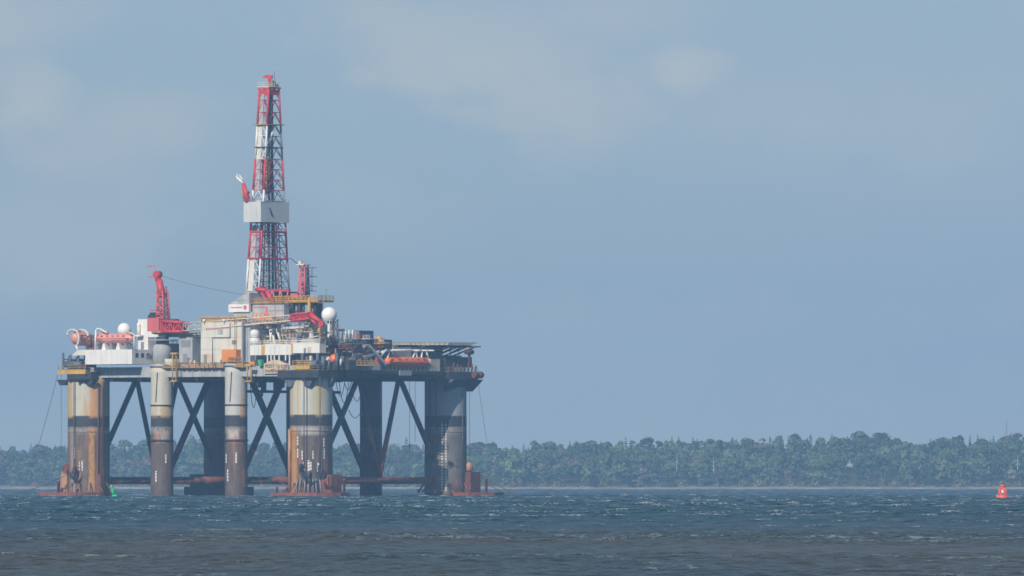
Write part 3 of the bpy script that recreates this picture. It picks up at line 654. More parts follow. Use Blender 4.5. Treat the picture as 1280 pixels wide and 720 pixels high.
rig.part('white_locker', MB().box((uE - 1, V(447, uE), ZD0 + 1.5), (uE + 1.5, V(453, uE), ZD0 + 5.2)).box((uE - 1, V(453.3, uE), ZD0 + 1.5), (uE + 1.2, V(457, uE), ZD0 + 2.8)), 'white')
rig.part('white_locker', MB().box((uE - 1, V(461, uE), ZD0 + 1.5), (uE + 1.5, V(470, uE), ZD0 + 3.2)), 'white')
rig.part('rescue_locker', MB().box((uE - .5, V(471, uE), ZD0 + 1.5), (uE + 1, V(474, uE), ZD0 + 4.8)), 'red')
# boat davit frame
uB = uE; uE = uE + 2.0
mb = MB(); zt_ = PE(500, 438.2)[2]
mb.bar(PE(477, 440), PE(482, 437.8), .3, 8).bar(PE(482, 438), PE(538, 438), .32, 8)
for a_, b_ in (((519.5, 438), (512, 457.5)), ((527.5, 438), (526, 457.5)), ((532, 438), (538.5, 457.5)), ((519.5, 438), (523, 457.5)), ((487, 438), (482, 457)), ((490.5, 438), (490.5, 450))):
    mb.bar(PE(*a_), PE(*b_), .26, 8)
for px in (484, 517, 527, 535): q = PE(px, 438.2); mb.bar((L + 3, q[1], q[2]), (uE, q[1], q[2]), .2, 6)
rig.part('davit_frame', mb, 'white', None, 'white tubular davit frame over the lifeboat on the end face')
uE = uB
rig.part('stores_rack', MB().box((uE - 1, V(533, uE), ZD0 + 1.5), (uE + 1.3, V(545, uE), ZD0 + 4.6)), 'tan')
# equipment strewn along the near left corner
mb = MB()
for k, (px, pt) in enumerate(((79, 441), (83, 445), (88, 443.5), (93, 446), (98, 444), (103, 443))):
    x = U(px, -4.5); mb.bar((x, -4.5 + (k % 2), 32), (x, -4.5 + (k % 2), Z(pt, 0, -4.5)), .28, 8)
mb.bar((U(82, -4), -4, 33.7), (U(104, -4), -4, 33.7), .85, 12).bar((U(79, -4), -4, 35), (U(104, -4), -4, 35), .2, 6)
rig.part('anchor_winch', mb, 'shade')
rig.part('winch_housing', MB().box((U(86, -2.5), -2.5, 31.8), (U(106, -2.5), 2, 35)), 'dark')
mb = MB()
for k, px in enumerate((372, 378, 384, 391, 397, 404, 411, 421, 428)):
    x = U(px, -3.5 + k * .5); mb.bar((x, -3.5 + k * .5, 31.7), (x, -3.5 + k * .5, 34.4 + (k * 5 % 3) * .8), .3 + .12 * (k % 3), 8)
mb.bar((U(374, -3.5), -3.5, 33.2), (U(398, -3.5), -3.5, 33.2), 1.0, 12)
rig.part('anchor_winch', mb, 'shade')
rig.part('winch_housing', MB().box((U(399, 1), 1, 31.8), (U(436, 1), 9, 34.2)), 'dark')
rig.part('orange_plate', MB().box((U(313, -.9), -1.5, 32.95), (U(320, -.9), -.95, 34)), 'orange')
rig.part('green_box', MB().box((U(324.6, -1.6), -2.3, 32.95), (U(328.6, -1.6), -1.25, 34.5)), 'green')
# name board: weathered letters on a tan board
x0_, x1_ = U(329.5, -1.9), U(359, -1.9); xc = (x0_ + x1_) / 2; zb0, zb1 = Z(467.3, 55, -2), Z(454.8, 55, -2)
o = rig.part('name_board', MB().prism([(x0_, zb0), (x1_, zb0), (x1_, zb1), (x1_ - 1.5, zb1 + .3), (xc + 1, zb1 + .9), (xc - 1.5, zb1 + .9), (x0_ + .8, zb1 + .2), (x0_, zb1)], -1.75, -1.5), 'tan', None, 'tan board with two rows of weathered brown lettering')
mb = MB()
def strokes(x, z, w_, h_, pat):
    for (a_, b_, c_, d_) in pat: mb.bar((x + a_ * w_, -1.79, z + b_ * h_), (x + c_ * w_, -1.79, z + d_ * h_), .085, 4)
G_ = {'H': [(0, 0, 0, 1), (1, 0, 1, 1), (0, .5, 1, .5)], 'A': [(0, 0, .5, 1), (1, 0, .5, 1), (.25, .4, .75, .4)], 'M': [(0, 0, 0, 1), (1, 0, 1, 1), (0, 1, .5, .4), (1, 1, .5, .4)],
      'P': [(0, 0, 0, 1), (0, 1, 1, .9), (1, .9, 1, .6), (1, .6, 0, .5)], 'O': [(0, 0, 0, 1), (1, 0, 1, 1), (0, 1, 1, 1), (0, 0, 1, 0)], 'S': [(1, 1, 0, 1), (0, 1, 0, .5), (0, .5, 1, .5), (1, .5, 1, 0), (1, 0, 0, 0)],
      'T': [(.5, 0, .5, 1), (0, 1, 1, 1)], 'U': [(0, 0, 0, 1), (1, 0, 1, 1), (0, 0, 1, 0)], 'N': [(0, 0, 0, 1), (1, 0, 1, 1), (0, 1, 1, 0)], 'I': [(.5, 0, .5, 1)]}
# (characters as they can be made out in the photograph)
for k, c in enumerate('MOSTTIIIM'): strokes(x0_ + .6 + k * .76 + (.35 if k > 3 else 0), zb0 + 1.55, .46, .75, G_[c])
for k, c in enumerate('HAMPAIUOS'): strokes(x0_ + .6 + k * .78, zb0 + .3, .48, .8, G_[c])
rig.part('board_lettering', mb, 'letter', o)
# a denser layer of steelwork between the middle of the deck and the fore corner
random.seed(5)
for k in range(64):
    px = random.uniform(401, 456); vq = random.uniform(5, 13); x = U(px, vq); zz = Z(random.uniform(424, 456), 70, vq)
    mt_ = random.choice(['brown', 'brown', 'dark', 'shade', 'blue', 'grey', 'offwhite', 'ochre', 'redlead', 'midgrey'])
    q = k % 4
    if q == 0: rig.part('pipe_run', MB().bar((x, vq, zz), (x + random.uniform(1, 4), vq, zz), random.uniform(.08, .22)), mt_)
    elif q == 1: rig.part('riser_pipe', MB().bar((x, vq, zz - 1.6), (x, vq, zz + random.uniform(.5, 2)), random.uniform(.1, .24)), mt_)
    elif q == 2: rig.part('machinery_box', MB().box((x, vq, zz), (x + random.uniform(.5, 1.8), vq + 1, zz + random.uniform(.4, 1.5))), mt_)
    else: rig.part('handrail', rail([(x, vq, zz), (x + random.uniform(2, 4), vq, zz)], 1.0, .06, 1.0), mt_)
for k in range(46):
    px = random.uniform(314, 402); vq = random.uniform(-.4, 6.5); x = U(px, vq); zz = Z(random.uniform(404, 431), 60, vq)
    mt_ = random.choice(['brown', 'ochre', 'yellow', 'grey', 'offwhite', 'white', 'midgrey', 'tan', 'pinkred', 'shade', 'blue'])
    q = k % 4
    if q == 0: rig.part('pipe_run', MB().bar((x, vq, zz), (x + random.uniform(1, 5), vq, zz + random.choice([0, 0, .6])), random.uniform(.07, .2)), mt_)
    elif q == 1: rig.part('scaffold_pole', MB().bar((x, vq, zz - 2), (x + random.choice([0, 0, .7]), vq, zz + random.uniform(.5, 2)), random.uniform(.06, .14)), mt_)
    elif q == 2: rig.part('machinery_box', MB().box((x, vq + .5, zz), (x + random.uniform(.4, 1.6), vq + 1.5, zz + random.uniform(.3, 1.2))), mt_)
    else: rig.part('handrail', rail([(x, vq, zz), (x + random.uniform(2, 5), vq, zz)], 1.0, .06, 1.0), mt_)
for px0, px1, py, vq, m_ in ((250, 306, 400.5, .3, 'yellow'), (312, 350, 405, 5.5, 'ochre'), (300, 360, 379, 10.6, 'ochre'), (345, 402, 418, 5.2, 'ochre'), (330, 400, 431, 1.7, 'offwhite'), (404, 452, 431, 7, 'shade'), (404, 470, 458, 4, 'ochre'), (186, 226, 429, 8.8, 'ochre'), (206, 250, 416, 4, 'offwhite'), (440, 478, 431, 20, 'ochre')):
    rig.part('handrail', rail([(U(px0, vq), vq, Z(py, 50, vq)), (U(px1, vq), vq, Z(py, 50, vq))], 1.1, .09, 1.2), m_)
# more clutter that reads as pipework and boxes from afar
random.seed(21)
for k in range(34):
    px = random.uniform(214, 440); vq = random.uniform(-.9, 7); x = U(px, vq); kind = random.random(); zb_ = ZD1
    if 250 < px < 306: vq = random.uniform(-.9, -.2)
    mt_ = random.choice(['grey', 'offwhite', 'shade', 'brown', 'ochre', 'midgrey', 'white', 'blue'])
    if kind < .4: rig.part('deck_cabinet', MB().box((x, vq, zb_), (x + random.uniform(.5, 1.4), vq + .7, zb_ + random.uniform(.7, 1.7))), mt_)
    elif kind < .7: rig.part('vent_pipe', MB().path([(x, vq, zb_), (x, vq, zb_ + random.uniform(1, 2.2)), (x + .6, vq, zb_ + 1.9)], .14), mt_)
    else: rig.part('gas_bottle', MB().lathe((x, vq, zb_), [(.28, 0), (.28, 1.3), (.1, 1.6)], 10), mt_)
for k in range(30):
    px = random.uniform(330, 400); x = U(px, 9); zz = Z(random.uniform(403, 430), 60, 9)
    ln = random.uniform(1, 4)
    if k % 2: rig.part('pipe_run', MB().bar((x, 8.6 - k * .04, zz), (x + ln, 8.6 - k * .04, zz), random.uniform(.1, .28)), random.choice(['brown', 'grey', 'ochre', 'dark', 'offwhite']))
    else: rig.part('machinery_box', MB().box((x, 8.0 - k * .03, zz), (x + ln * .4, 9.4, zz + random.uniform(.5, 1.4))), random.choice(['brown', 'grey', 'ochre', 'dark', 'offwhite', 'midgrey']))
for px, pt, pb, vq in ((360, 398, 420, 12), (375, 366, 377, 22), (404, 372, 400, 14), (407.5, 362, 378, 24), (401, 370, 378, 24), (417, 398, 424, 18), (412, 392, 431, 10)):
    rig.part('lamp_post', MB().bar((U(px, vq), vq, Z(pb, 60, vq)), (U(px, vq), vq, Z(pt, 60, vq)), .16, 6, .1).bar((U(px - 1.2, vq), vq, Z(pt, 60, vq)), (U(px + 1.2, vq), vq, Z(pt, 60, vq)), .12, 5), 'offwhite' if px > 410 else 'midgrey')
# ================================================================== DERRICK
dv0 = 14.0
duL, duR = U(306.5, dv0), U(322.5, dv0)                  # near-left and near-right feet on the near face
dd = V(362, duR) - V(322.5, duR) if False else None
dv1 = dv0 + 12.6                                           # far feet
zf = Z(378, (duL + duR) / 2, dv0); zTop = Z(110, duL, dv0)
base = ((duL + duR) / 2, (dv0 + dv1) / 2, zf)
der = Thing('derrick', 'tall tapering red and white lattice drilling derrick with a grey wind wall', 'derrick', base)
cu, cv = base[0] + .75, base[1] - .2
hu0, hv0 = (duR - duL) / 2, (dv1 - dv0) / 2
tu, tv = 1.5, 2.0
def dpt(su, sv, f):
    """corner of the derrick at height fraction f"""
    g = min(1, f ** .92)
    hu = hu0 + (tu - hu0) * g; hv = hv0 + (tv - hv0) * g
    return Vector((base[0] + (cu - base[0]) * g + su * hu, base[1] + (cv - base[1]) * g + sv * hv, zf + (zTop - zf) * f))
def fy(py): return (Z(py, base[0], base[1]) - zf) / (zTop - zf)
bands = [(378, 366, 'pinkred'), (366, 324, 'white'), (324, 279, 'red'), (279, 238, 'white'), (238, 199, 'red'), (199, 156, 'white'), (156, 110, 'red')]
for su, sv in ((-1, -1), (1, -1), (1, 1), (-1, 1)):
    for ya, yb, m_ in bands:
        far = sv > 0
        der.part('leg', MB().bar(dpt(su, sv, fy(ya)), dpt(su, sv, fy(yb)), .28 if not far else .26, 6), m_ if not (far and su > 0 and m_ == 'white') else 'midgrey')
nb = 14
sides = [((-1, -1), (1, -1)), ((1, -1), (1, 1)), ((1, 1), (-1, 1)), ((-1, 1), (-1, -1))]
for bi, (ya, yb, m_) in enumerate(bands[1:]):
    f0, f1 = fy(ya), fy(yb); k_ = 3
    for si, (a, b) in enumerate(sides):
        mb = MB()
        for k in range(k_):
            g0 = f0 + (f1 - f0) * k / k_; g1 = f0 + (f1 - f0) * (k + 1) / k_; gm = (g0 + g1) / 2
            mb.bar(dpt(*a, g0), dpt(*b, g0), .12, 4)
            m0 = (dpt(*a, g1) + dpt(*b, g1)) / 2
            mb.bar(dpt(*a, g0), m0, .11, 4).bar(dpt(*b, g0), m0, .11, 4)
            if si in (1, 3): mb.bar(dpt(*a, gm), (dpt(*a, g0) + m0) / 2, .09, 4).bar(dpt(*b, gm), (dpt(*b, g0) + m0) / 2, .09, 4)
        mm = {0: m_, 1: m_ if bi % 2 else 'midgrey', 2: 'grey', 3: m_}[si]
        der.part('lattice_bracing', mb, mm)
# sheeted ladderway on the near face (pale strip)
for ya, yb, m_ in ((199, 156, 'offwhite'), (238, 199, 'grey'), (156, 118, 'grey'), (322, 282, 'grey'), (364, 326, 'offwhite')):
    a0, a1 = fy(ya), fy(yb); p0 = dpt(-.75, -1, a0); p1 = dpt(.05, -1, a0); q0 = dpt(-.75, -1, a1); q1 = dpt(.05, -1, a1)
    w = Vector((0, .25, 0)); vs = [tuple(p) for p in (p0, p1, q1, q0)] + [tuple(p + w) for p in (p0, p1, q1, q0)]
    der.part('ladderway_sheeting', MB().add(vs, [(0, 1, 2, 3), (7, 6, 5, 4), (0, 4, 5, 1), (1, 5, 6, 2), (2, 6, 7, 3), (3, 7, 4, 0)]), m_)
# racked drill pipe, guide rails and travelling block inside
for k in range(12):
    a = (k % 3) / 2 - .5; b = (k // 3) / 2.1 - .75
    f1 = fy(262); p = dpt(a * .9, b * .9 + .15, 0); q = dpt(a * .75, b * .75 + .15, f1)
    der.part('racked_pipe', MB().bar(p, q, .16, 6), ('midgrey', 'grey', 'shade', 'pinkred', 'grey')[k % 5])
for su in (-.25, .35): der.part('guide_rail', MB().bar(dpt(su, .2, .02), dpt(su, .2, fy(116)), .3, 4), 'dark')
for sv in (-.35, -.1, .2): der.part('hoist_wire', MB().bar(dpt(.2, sv, fy(240)), dpt(.2, sv, fy(112)), .17, 5), 'dark')
c = dpt(.1, -.3, fy(215)); der.part('travelling_block', MB().box((c.x - .8, c.y - .8, c.z - 3.5), (c.x + .8, c.y + .8, c.z + 3)).bar((c.x, c.y - .6, c.z + 3), (c.x, c.y + .6, c.z + 3), 1.1, 14), 'ochre')
c = dpt(.1, -.3, fy(228)); der.part('top_drive', MB().box((c.x - .8, c.y - .7, c.z - 3), (c.x + .9, c.y + .9, c.z + 1.2)), 'brown')
a = dpt(.2, -.95, fy(200)); b = dpt(1.2, .0, fy(158)); der.part('white_strut', MB().bar(a, b, .3, 6), 'white')
# platforms
def plat(py, gu, gv, m_, rl=True):
    f = fy(py); a = dpt(-1, -1, f); b = dpt(1, 1, f)
    o = der.part('platform', MB().box((a.x - gu, a.y - gv, a.z - .15), (b.x + gu, b.y + gv, a.z + .1)), m_)
    if rl: der.part('handrail', rail([(a.x - gu, b.y + gv, a.z + .1), (a.x - gu, a.y - gv, a.z + .1), (b.x + gu, a.y - gv, a.z + .1), (b.x + gu, b.y + gv, a.z + .1)], 1.1, .07), m_, o)
    return o
plat(156, .7, .7, 'ochre', False); plat(184.5, .3, .3, 'dark', False); plat(323, .4, .4, 'red', False)
f = fy(290); mb = MB()
for (a, b) in sides: mb.bar(dpt(*a, f), dpt(*b, f), .3, 4)
der.part('girt', mb, 'red')
f = fy(110); a = dpt(-1, -1, f); b = dpt(1, 1, f)
o = der.part('crown_platform', MB().box((a.x - .5, a.y - .4, a.z - .25), (b.x + .4, b.y + .4, a.z + .15)), 'pinkred')
der.part('crown_girder', MB().box((a.x - .1, a.y - .1, a.z - 1.8), (b.x + .1, b.y + .1, a.z - .51)), 'red', o)
der.part('crown_block', MB().box((a.x + 1, a.y + 1.6, a.z + .2), (b.x, b.y, a.z + 1.0)).bar((a.x + 1.6, a.y + 2, a.z + 1.1), (a.x + 1.6, b.y - .4, a.z + 1.1), .8, 14), 'ochre', o)
der.part('handrail', rail([(a.x - .5, b.y, a.z + .2), (a.x - .5, a.y - .4, a.z + .2), (b.x + .4, a.y - .4, a.z + .2), (b.x + .4, b.y, a.z + .2)], 1.1, .06), 'white', o)
pz = Z(95, base[0], base[1]); c_ = Vector(((a.x + b.x) / 2, (a.y + b.y) / 2, a.z + .2))
der.part('gin_pole', MB().bar(c_ + Vector((0, -.2, 0)), (c_.x, c_.y - .2, pz), .22, 6).bar(c_ + Vector((.6, .6, 0)), (c_.x, c_.y - .2, pz), .15, 6).prism([(c_.x - 2.2, pz - .3), (c_.x + 1.0, pz - .9), (c_.x + 1.2, pz + .1), (c_.x - .6, pz + .3)], c_.y - .4, c_.y), 'red', o)
der.part('aerial', MB().bar((c_.x + 1, c_.y + .8, c_.z), (c_.x + 1, c_.y + .8, Z(88.5, base[0], base[1])), .09, 5), 'midgrey', o)
# wind wall round the monkey board
f0, f1 = fy(278.5), fy(253.5)
w0 = U(304.5, 12.2); w1 = U(326, 12.2); z0_, z1_ = dpt(0, 0, f0).z, dpt(0, 0, f1).z
wv0 = 12.2; wv1 = wv0 + (361 - 326) / 3.11
t = .25
mb = MB().box((w0, wv0, z0_), (w1, wv0 + t, z1_)).box((w0, wv1 - t, z0_), (w1, wv1, z1_)).box((w0, wv0 + t, z0_), (w0 + t, wv1 - t, z1_)).box((w1 - t, wv0 + t, z0_), (w1, wv1 - t, z1_))
o = der.part('wind_wall', mb, 'wallgrey', None, 'pale grey box shaped wind wall round the monkey board')
mb = MB(); zm = (z0_ + z1_) / 2
for (y0, za, y1, zb_) in ((wv0 + 3.4, zm + 1.1, wv0 + 4.1, zm - .2), (wv0 + 4.1, zm - .2, wv0 + 4.7, zm - 1.2), (wv0 + 3.7, zm + .2, wv0 + 4.4, zm - .9)):
    mb.bar((w1 + .03, y0, za), (w1 + .03, y1, zb_), .17, 4)
der.part('slash_emblem', mb, 'blue', o)
der.part('board_floor', MB().box((w0 + t, wv0 + t, z0_ + .1), (w0 + 2.2, wv1 - t, z0_ + .3)), 'midgrey', o)
der.part('handrail', rail([(w0, wv0 + .1, z1_), (w1, wv0 + .1, z1_), (w1 - .1, wv1, z1_)], .8, .05), 'grey', o)
# stub crane on the wind wall's near corner
p0 = Vector((U(308.5, 12), 12.6, z1_)); p1 = Vector((U(302, 12), 12.6, Z(229, base[0], 12))); p2 = Vector((U(294, 12), 12.6, Z(221, base[0], 12)))
o = der.part('jib_crane', MB().bar(p0, p1, .75, 8, .5).bar(p0 + Vector((0, 0, 2.2)), p1 + Vector((.4, 0, -1.5)), .5, 6), 'red')
der.part('jib_tip', MB().bar(p1, p2, .35, 6).bar(p2, p2 + Vector((.3, 0, .9)), .2, 5).bar(p1 + Vector((-.2, 0, .9)), p2 + Vector((.9, 0, .5)), .2, 5), 'white', o)
der.part('jib_cylinder', MB().bar(p0 + Vector((-1.4, 0, .2)), p1 + Vector((-.5, 0, -1.2)), .22, 6), 'ochre', o)
# red braces and drawworks at the foot
def PD(px, py, v=13): return (U(px, v), v, Z(py, base[0], v))
der.part('foot_brace', MB().bar(PD(320, 362), PD(333, 363), .45, 8).bar(PD(334, 364), PD(341, 379), .6, 6).bar(PD(327, 366), PD(334, 378), .35, 6), 'red')
der.part('drawworks', MB().box((U(322, 16), 16, Z(376, 55, 16)), (U(333, 16), 20, Z(369, 55, 16))).bar((U(324, 15.5), 15.5, Z(362, 55, 16)), (U(329, 15.5), 15.5, Z(362, 55, 16)), 1.1, 14), 'red')
der.part('doghouse', MB().box((U(343, 20), 20, Z(377, 55, 20)), (U(357, 20), 25, Z(364, 55, 20))), 'dark')
der.part('red_girder', MB().box((U(336, 18), 18, Z(363.5, 55, 18)), (U(361, 18), 18.8, Z(361, 55, 18))), 'red')
mb = MB()
for k, px in enumerate((338, 343, 348, 353, 358)): mb.bar(PD(px, 378, 17), PD(px + (-1) ** k * 2, 364, 17), .2, 6)
der.part('foot_strut', mb, 'pinkred')
der.part('drill_floor_deck', MB().box((duL - 1.5, dv0 - 1.5, zf - .5), (duR + 5.5, dv1 + 4, zf - .01)), 'midgrey')
der.part('handrail', rail([(duL - 1.5, dv0 - 1.4, zf), (duR + 5.5, dv0 - 1.4, zf), (duR + 5.4, dv1 + 4, zf)], 1.2, .08), 'ochre')
der.part('standpipe', MB().path([dpt(1.05, .3, 0), dpt(1.05, .3, fy(330))], .22), 'brown')

# ---- small service tower right of the derrick foot
sv = 24; bx_ = U(380, sv); zt0, zt1 = Z(376, 60, sv), Z(331, 60, sv)
tw_ = Thing('service_tower', 'short pink and dark lattice tower with side balconies behind the derrick foot', 'tower', (bx_, sv, zt0))
tw_.part('mast', lattice((bx_, sv, zt0), (bx_, sv, zt1), 2.0, 1.5, 5, .22, .14), 'pinkred')
tw_.part('sheeting', MB().prism([(bx_ - .9, zt0), (bx_ - .1, zt0), (bx_ - .2, zt1 - 3), (bx_ - .7, zt1 - 3)], sv - 1.0, sv - .8), 'pinkred')
tw_.part('dark_pole', MB().bar((U(383, sv) + .2, sv - .5, zt0), (U(385, sv), sv - .5, zt1 - .4), .45, 8), 'blue')
tw_.part('head_platform', MB().box((U(373, sv), sv - 1.4, zt1), (U(384, sv), sv + 1.4, zt1 + .3)).box((U(376, sv), sv - 1, zt1 + .3), (U(379, sv), sv + 1, zt1 + 1.1)), 'offwhite')
for py in (334, 345, 357, 363):
    o = tw_.part('balcony', MB().box((U(385, sv), sv - .9, Z(py, 60, sv) - .15), (U(393, sv), sv + .9, Z(py, 60, sv))), 'shade')
    if py != 334: tw_.part('handrail', rail([(U(386, sv), sv - .9, Z(py, 60, sv)), (U(393, sv), sv - .9, Z(py, 60, sv))], 1.1, .07), 'shade', o)
tw_.part('corner_post', MB().bar((U(392.5, sv), sv - .8, Z(364, 60, sv)), (U(392.5, sv), sv - .8, Z(334, 60, sv)), .09, 5), 'shade')
tw_.part('foot_house', MB().box((U(366, sv), sv - 2, zt0 - .2), (U(378, sv), sv + 2, Z(366, 60, sv))), 'pinkred')
tw_.part('stay_wire', MB().bar((U(363, 20), 20, Z(322, 60, 20)), (U(374, sv), sv, zt1), .1, 5), 'wire')

# ================================================================== PEDESTAL CRANE
cvv = 3.0; cx_ = U(203, cvv); zp = 33.2
cr = Thing('pedestal_crane', 'red lattice pedestal crane with its white middled boom laid flat across the deck', 'crane', (cx_, cvv, zp))
zc0 = Z(414, cx_, cvv); zc1 = Z(397.5, cx_, cvv)
cr.part('pedestal', MB().lathe((cx_, cvv, zp), [(2.5, 0), (2.5, 4.2), (2.2, 5.4), (1.6, 5.8)], 28), 'grey')
cr.part('pedestal_neck', MB().lathe((cx_, cvv, zp + 5.8), [(1.6, 0), (1.6, zc0 - zp - 7.4), (2.6, zc0 - zp - 6.4), (2.6, zc0 - zp - 5.8)], 24), 'shade')
cr.part('slewing_ring', MB().lathe((cx_, cvv, zc0 - .55), [(2.9, 0), (2.9, .5)], 28), 'ochre')
cr.part('service_platform', MB().lathe((cx_, cvv, zc0 - 2.4), [(3.6, 0), (3.6, .25)], 20), 'grey')
ucab0, ucab1 = U(184, .5), U(198.5, .5)
o = cr.part('machinery_house', MB().box((ucab0, .5, zc0), (ucab1, 4.4, zc1)), 'pinkred')
cr.part('house_apron', MB().box((ucab0 - 1.2, .6, zc0 - 1.5), (ucab1 - .4, 4.4, zc0 - .003)), 'white', o)
cr.part('roof_cowl', MB().box((U(185, 1.2), 1.2, zc1), (U(196, 1.2), 3.8, zc1 + .8)).box((U(187, 1.2), 1.2, zc1 + .8), (U(195.5, 1.2), 3.4, zc1 + 1.4)), 'dark', o)
o = cr.part('operator_cab', MB().box((U(200, 1), 1, zc0), (U(211, 1), 3.5, zc1 - .6)), 'red')
cr.part('cab_window', MB().box((U(201, 1), .93, zc0 + 1.2), (U(210, 1), .997, zc1 - 1)), 'glass', o)
zb = Z(337, cx_, 2.5)
# the leaning gantry mast
def PC(px, py, v=2.5): return (U(px, v), v, Z(py, cx_, v))
g_ = cr.part('gantry_mast', lattice(PC(204, 402), PC(202.5, 364), 2.3, 2.0, 7, .24, .15), 'pinkred')
cr.part('gantry_core', MB().bar(PC(204, 403), PC(203.5, 370), .3, 8), 'pinkred', g_)
cr.part('gantry_head', MB().bar(PC(203, 370), PC(198.5, 350), 1.1, 8, .8).bar(PC(198.5, 351), PC(193.5, 340), .85, 8, .5).bar(PC(196, 355), PC(203, 352), .4, 6), 'red', g_)
cr.part('head_sheave', MB().bar((U(195.5, 2), 1.6, Z(343, cx_, 2)), (U(195.5, 2), 3.4, Z(343, cx_, 2)), .9, 16), 'red', g_)
cr.part('head_walkway', MB().bar(PC(184, 332.8), PC(193, 332), .14, 5).bar(PC(192, 332), PC(195, 340), .12, 5).bar(PC(185, 345.5), PC(196, 345.8), .14, 5).bar(PC(187, 387.3), PC(200, 387), .16, 5), 'pinkred', g_)
cr.part('mast_backstay', MB().bar(PC(209, 362, 3.5), PC(211, 402, 3.5), .17, 6).bar(PC(207.5, 358, 4.5), PC(212, 402, 4.5), .13, 6).bar(PC(198.5, 362, 3.5), PC(199, 400, 3.5), .14, 6), 'pinkred', g_)
cr.part('boom_foot', lattice(PC(206, 408, 1.2), PC(232, 409.5, 1.2), 2.6, 2.2, 5, .42, .22), 'red')
cr.part('winch', MB().bar((U(214, 1.6), 1, Z(403.5, cx_, 1.6)), (U(214, 1.6), 4, Z(403.5, cx_, 1.6)), 1.0, 14).box((U(206, 1.6), 1.2, Z(404, cx_, 1.6)), (U(226, 1.6), 2.6, Z(401.5, cx_, 1.6))), 'brown')
cr.part('boom_middle', lattice(PC(232, 409.5, 1.2), PC(366, 399.5, .2), 1.9, 1.4, 20, .15, .055), 'offwhite')
cr.part('boom_tip', lattice(PC(366, 399.5, .2), PC(389, 397, .2), 1.6, 1.4, 6, .32, .18).bar(PC(388, 396, .2), PC(402, 406, .2), .75, 6, .5).bar(PC(386, 399, .2), PC(396, 408, .2), .4, 6), 'red')
cr.part('tip_sheave', MB().bar((U(402, .2), -.3, Z(406, 60, .2)), (U(402, .2), .7, Z(406, 60, .2)), .75, 14), 'red')
cr.part('pendant_wire', MB().path(hose(PC(196, 343, 2.2), PC(303, 369, 8), .5), .045, 5), 'wire')
cr.part('hook_block', MB().bar(PC(399, 409, .2), PC(399, 415, .2), .1, 5).lathe((U(399, .2), .2, Z(418, 60, .2)), [(.2, 0), (.45, .4), (.4, 1.2), (.15, 1.6)], 12), 'yellow')

# ================================================================== LIFEBOATS AND OTHER LOOSE THINGS
def lifeboat(label, c, axis, ln, r, mat, group='lifeboats on the rig'):
    """enclosed lifeboat lying along the u or the v axis"""
    t = Thing('lifeboat', label, 'lifeboat', (c[0], c[1], c[2] - r), group)
    mb = MB(); n = 18; K = 14; vs = []
    for k in range(K + 1):
        s_ = -1 + 2 * k / K; f = max(.10, (1 - abs(s_) ** 3.4)) ** .5
        for i in range(n):
            a = 2 * PI * i / n; y = math.cos(a) * r * f; z = math.sin(a) * r * (f if math.sin(a) < 0 else (.55 + .45 * f)) * (1.0 if math.sin(a) < 0 else .86)
            p = (c[0] + s_ * ln / 2, c[1] + y, c[2] + z) if axis == 'u' else (c[0] + y, c[1] + s_ * ln / 2, c[2] + z)
            vs.append(p)
    fs = [(k * n + i, k * n + (i + 1) % n, (k + 1) * n + (i + 1) % n, (k + 1) * n + i) for k in range(K) for i in range(n)] + [tuple(range(n)), tuple(range(K * n, K * n + n))]
    mb.add(vs, fs, True); h = t.part('hull', mb, mat)
    def bxx(s0, s1, y0, y1, z0, z1):
        return ((c[0] + s0, c[1] + y0, c[2] + z0), (c[0] + s1, c[1] + y1, c[2] + z1)) if axis == 'u' else ((c[0] + y0, c[1] + s0, c[2] + z0), (c[0] + y1, c[1] + s1, c[2] + z1))
    t.part('conning_hatch', MB().box(*bxx(-ln * .36, -ln * .2, -r * .4, r * .4, r * .7, r * 1.15)), mat)
    t.part('rubbing_strake', MB().box(*bxx(-ln * .42, ln * .42, -r * 1.02, r * 1.02, -.1, .06)), 'pinkred' if mat == 'fadedboat' else 'hiviz')
    wn = MB()
    for k in range(5):
        s_ = -ln * .28 + k * ln * .14; wn.box(*bxx(s_, s_ + .45, -r * .93, r * .93, r * .3, r * .5))
    t.part('window', wn, 'glass')
    t.part('grab_line', MB().path([bxx(-ln * .4, 0, -r * 1.05, 0, -.3, 0)[0], bxx(0, 0, -r * 1.05, 0, -.5, 0)[0], bxx(ln * .4, 0, -r * 1.05, 0, -.3, 0)[0]], .05), 'offwhite')
    return t
za_ = acc[5]
bu = U(143, -3.5)
lifeboat('faded orange enclosed lifeboat lying lengthwise on the white block at the rig\'s end', (bu, -3.2, Z(423.2, bu, -3.5)), 'u', U(167, -3.5) - U(119, -3.5), 1.5, 'fadedboat')
b0 = U(99.5, -2)
lifeboat('faded orange lifeboat seen end-on inside the white hoop davits', (b0, -1.0, Z(423, b0, -3)), 'v', 7, 1.85, 'fadedboat')
lifeboat('bright orange lifeboat under the white davit frame beneath the helideck', (uE + .1, V(509, uE), Z(452.6, uE, V(509, uE))), 'v', V(536, uE) - V(482, uE), 1.55, 'hiviz')
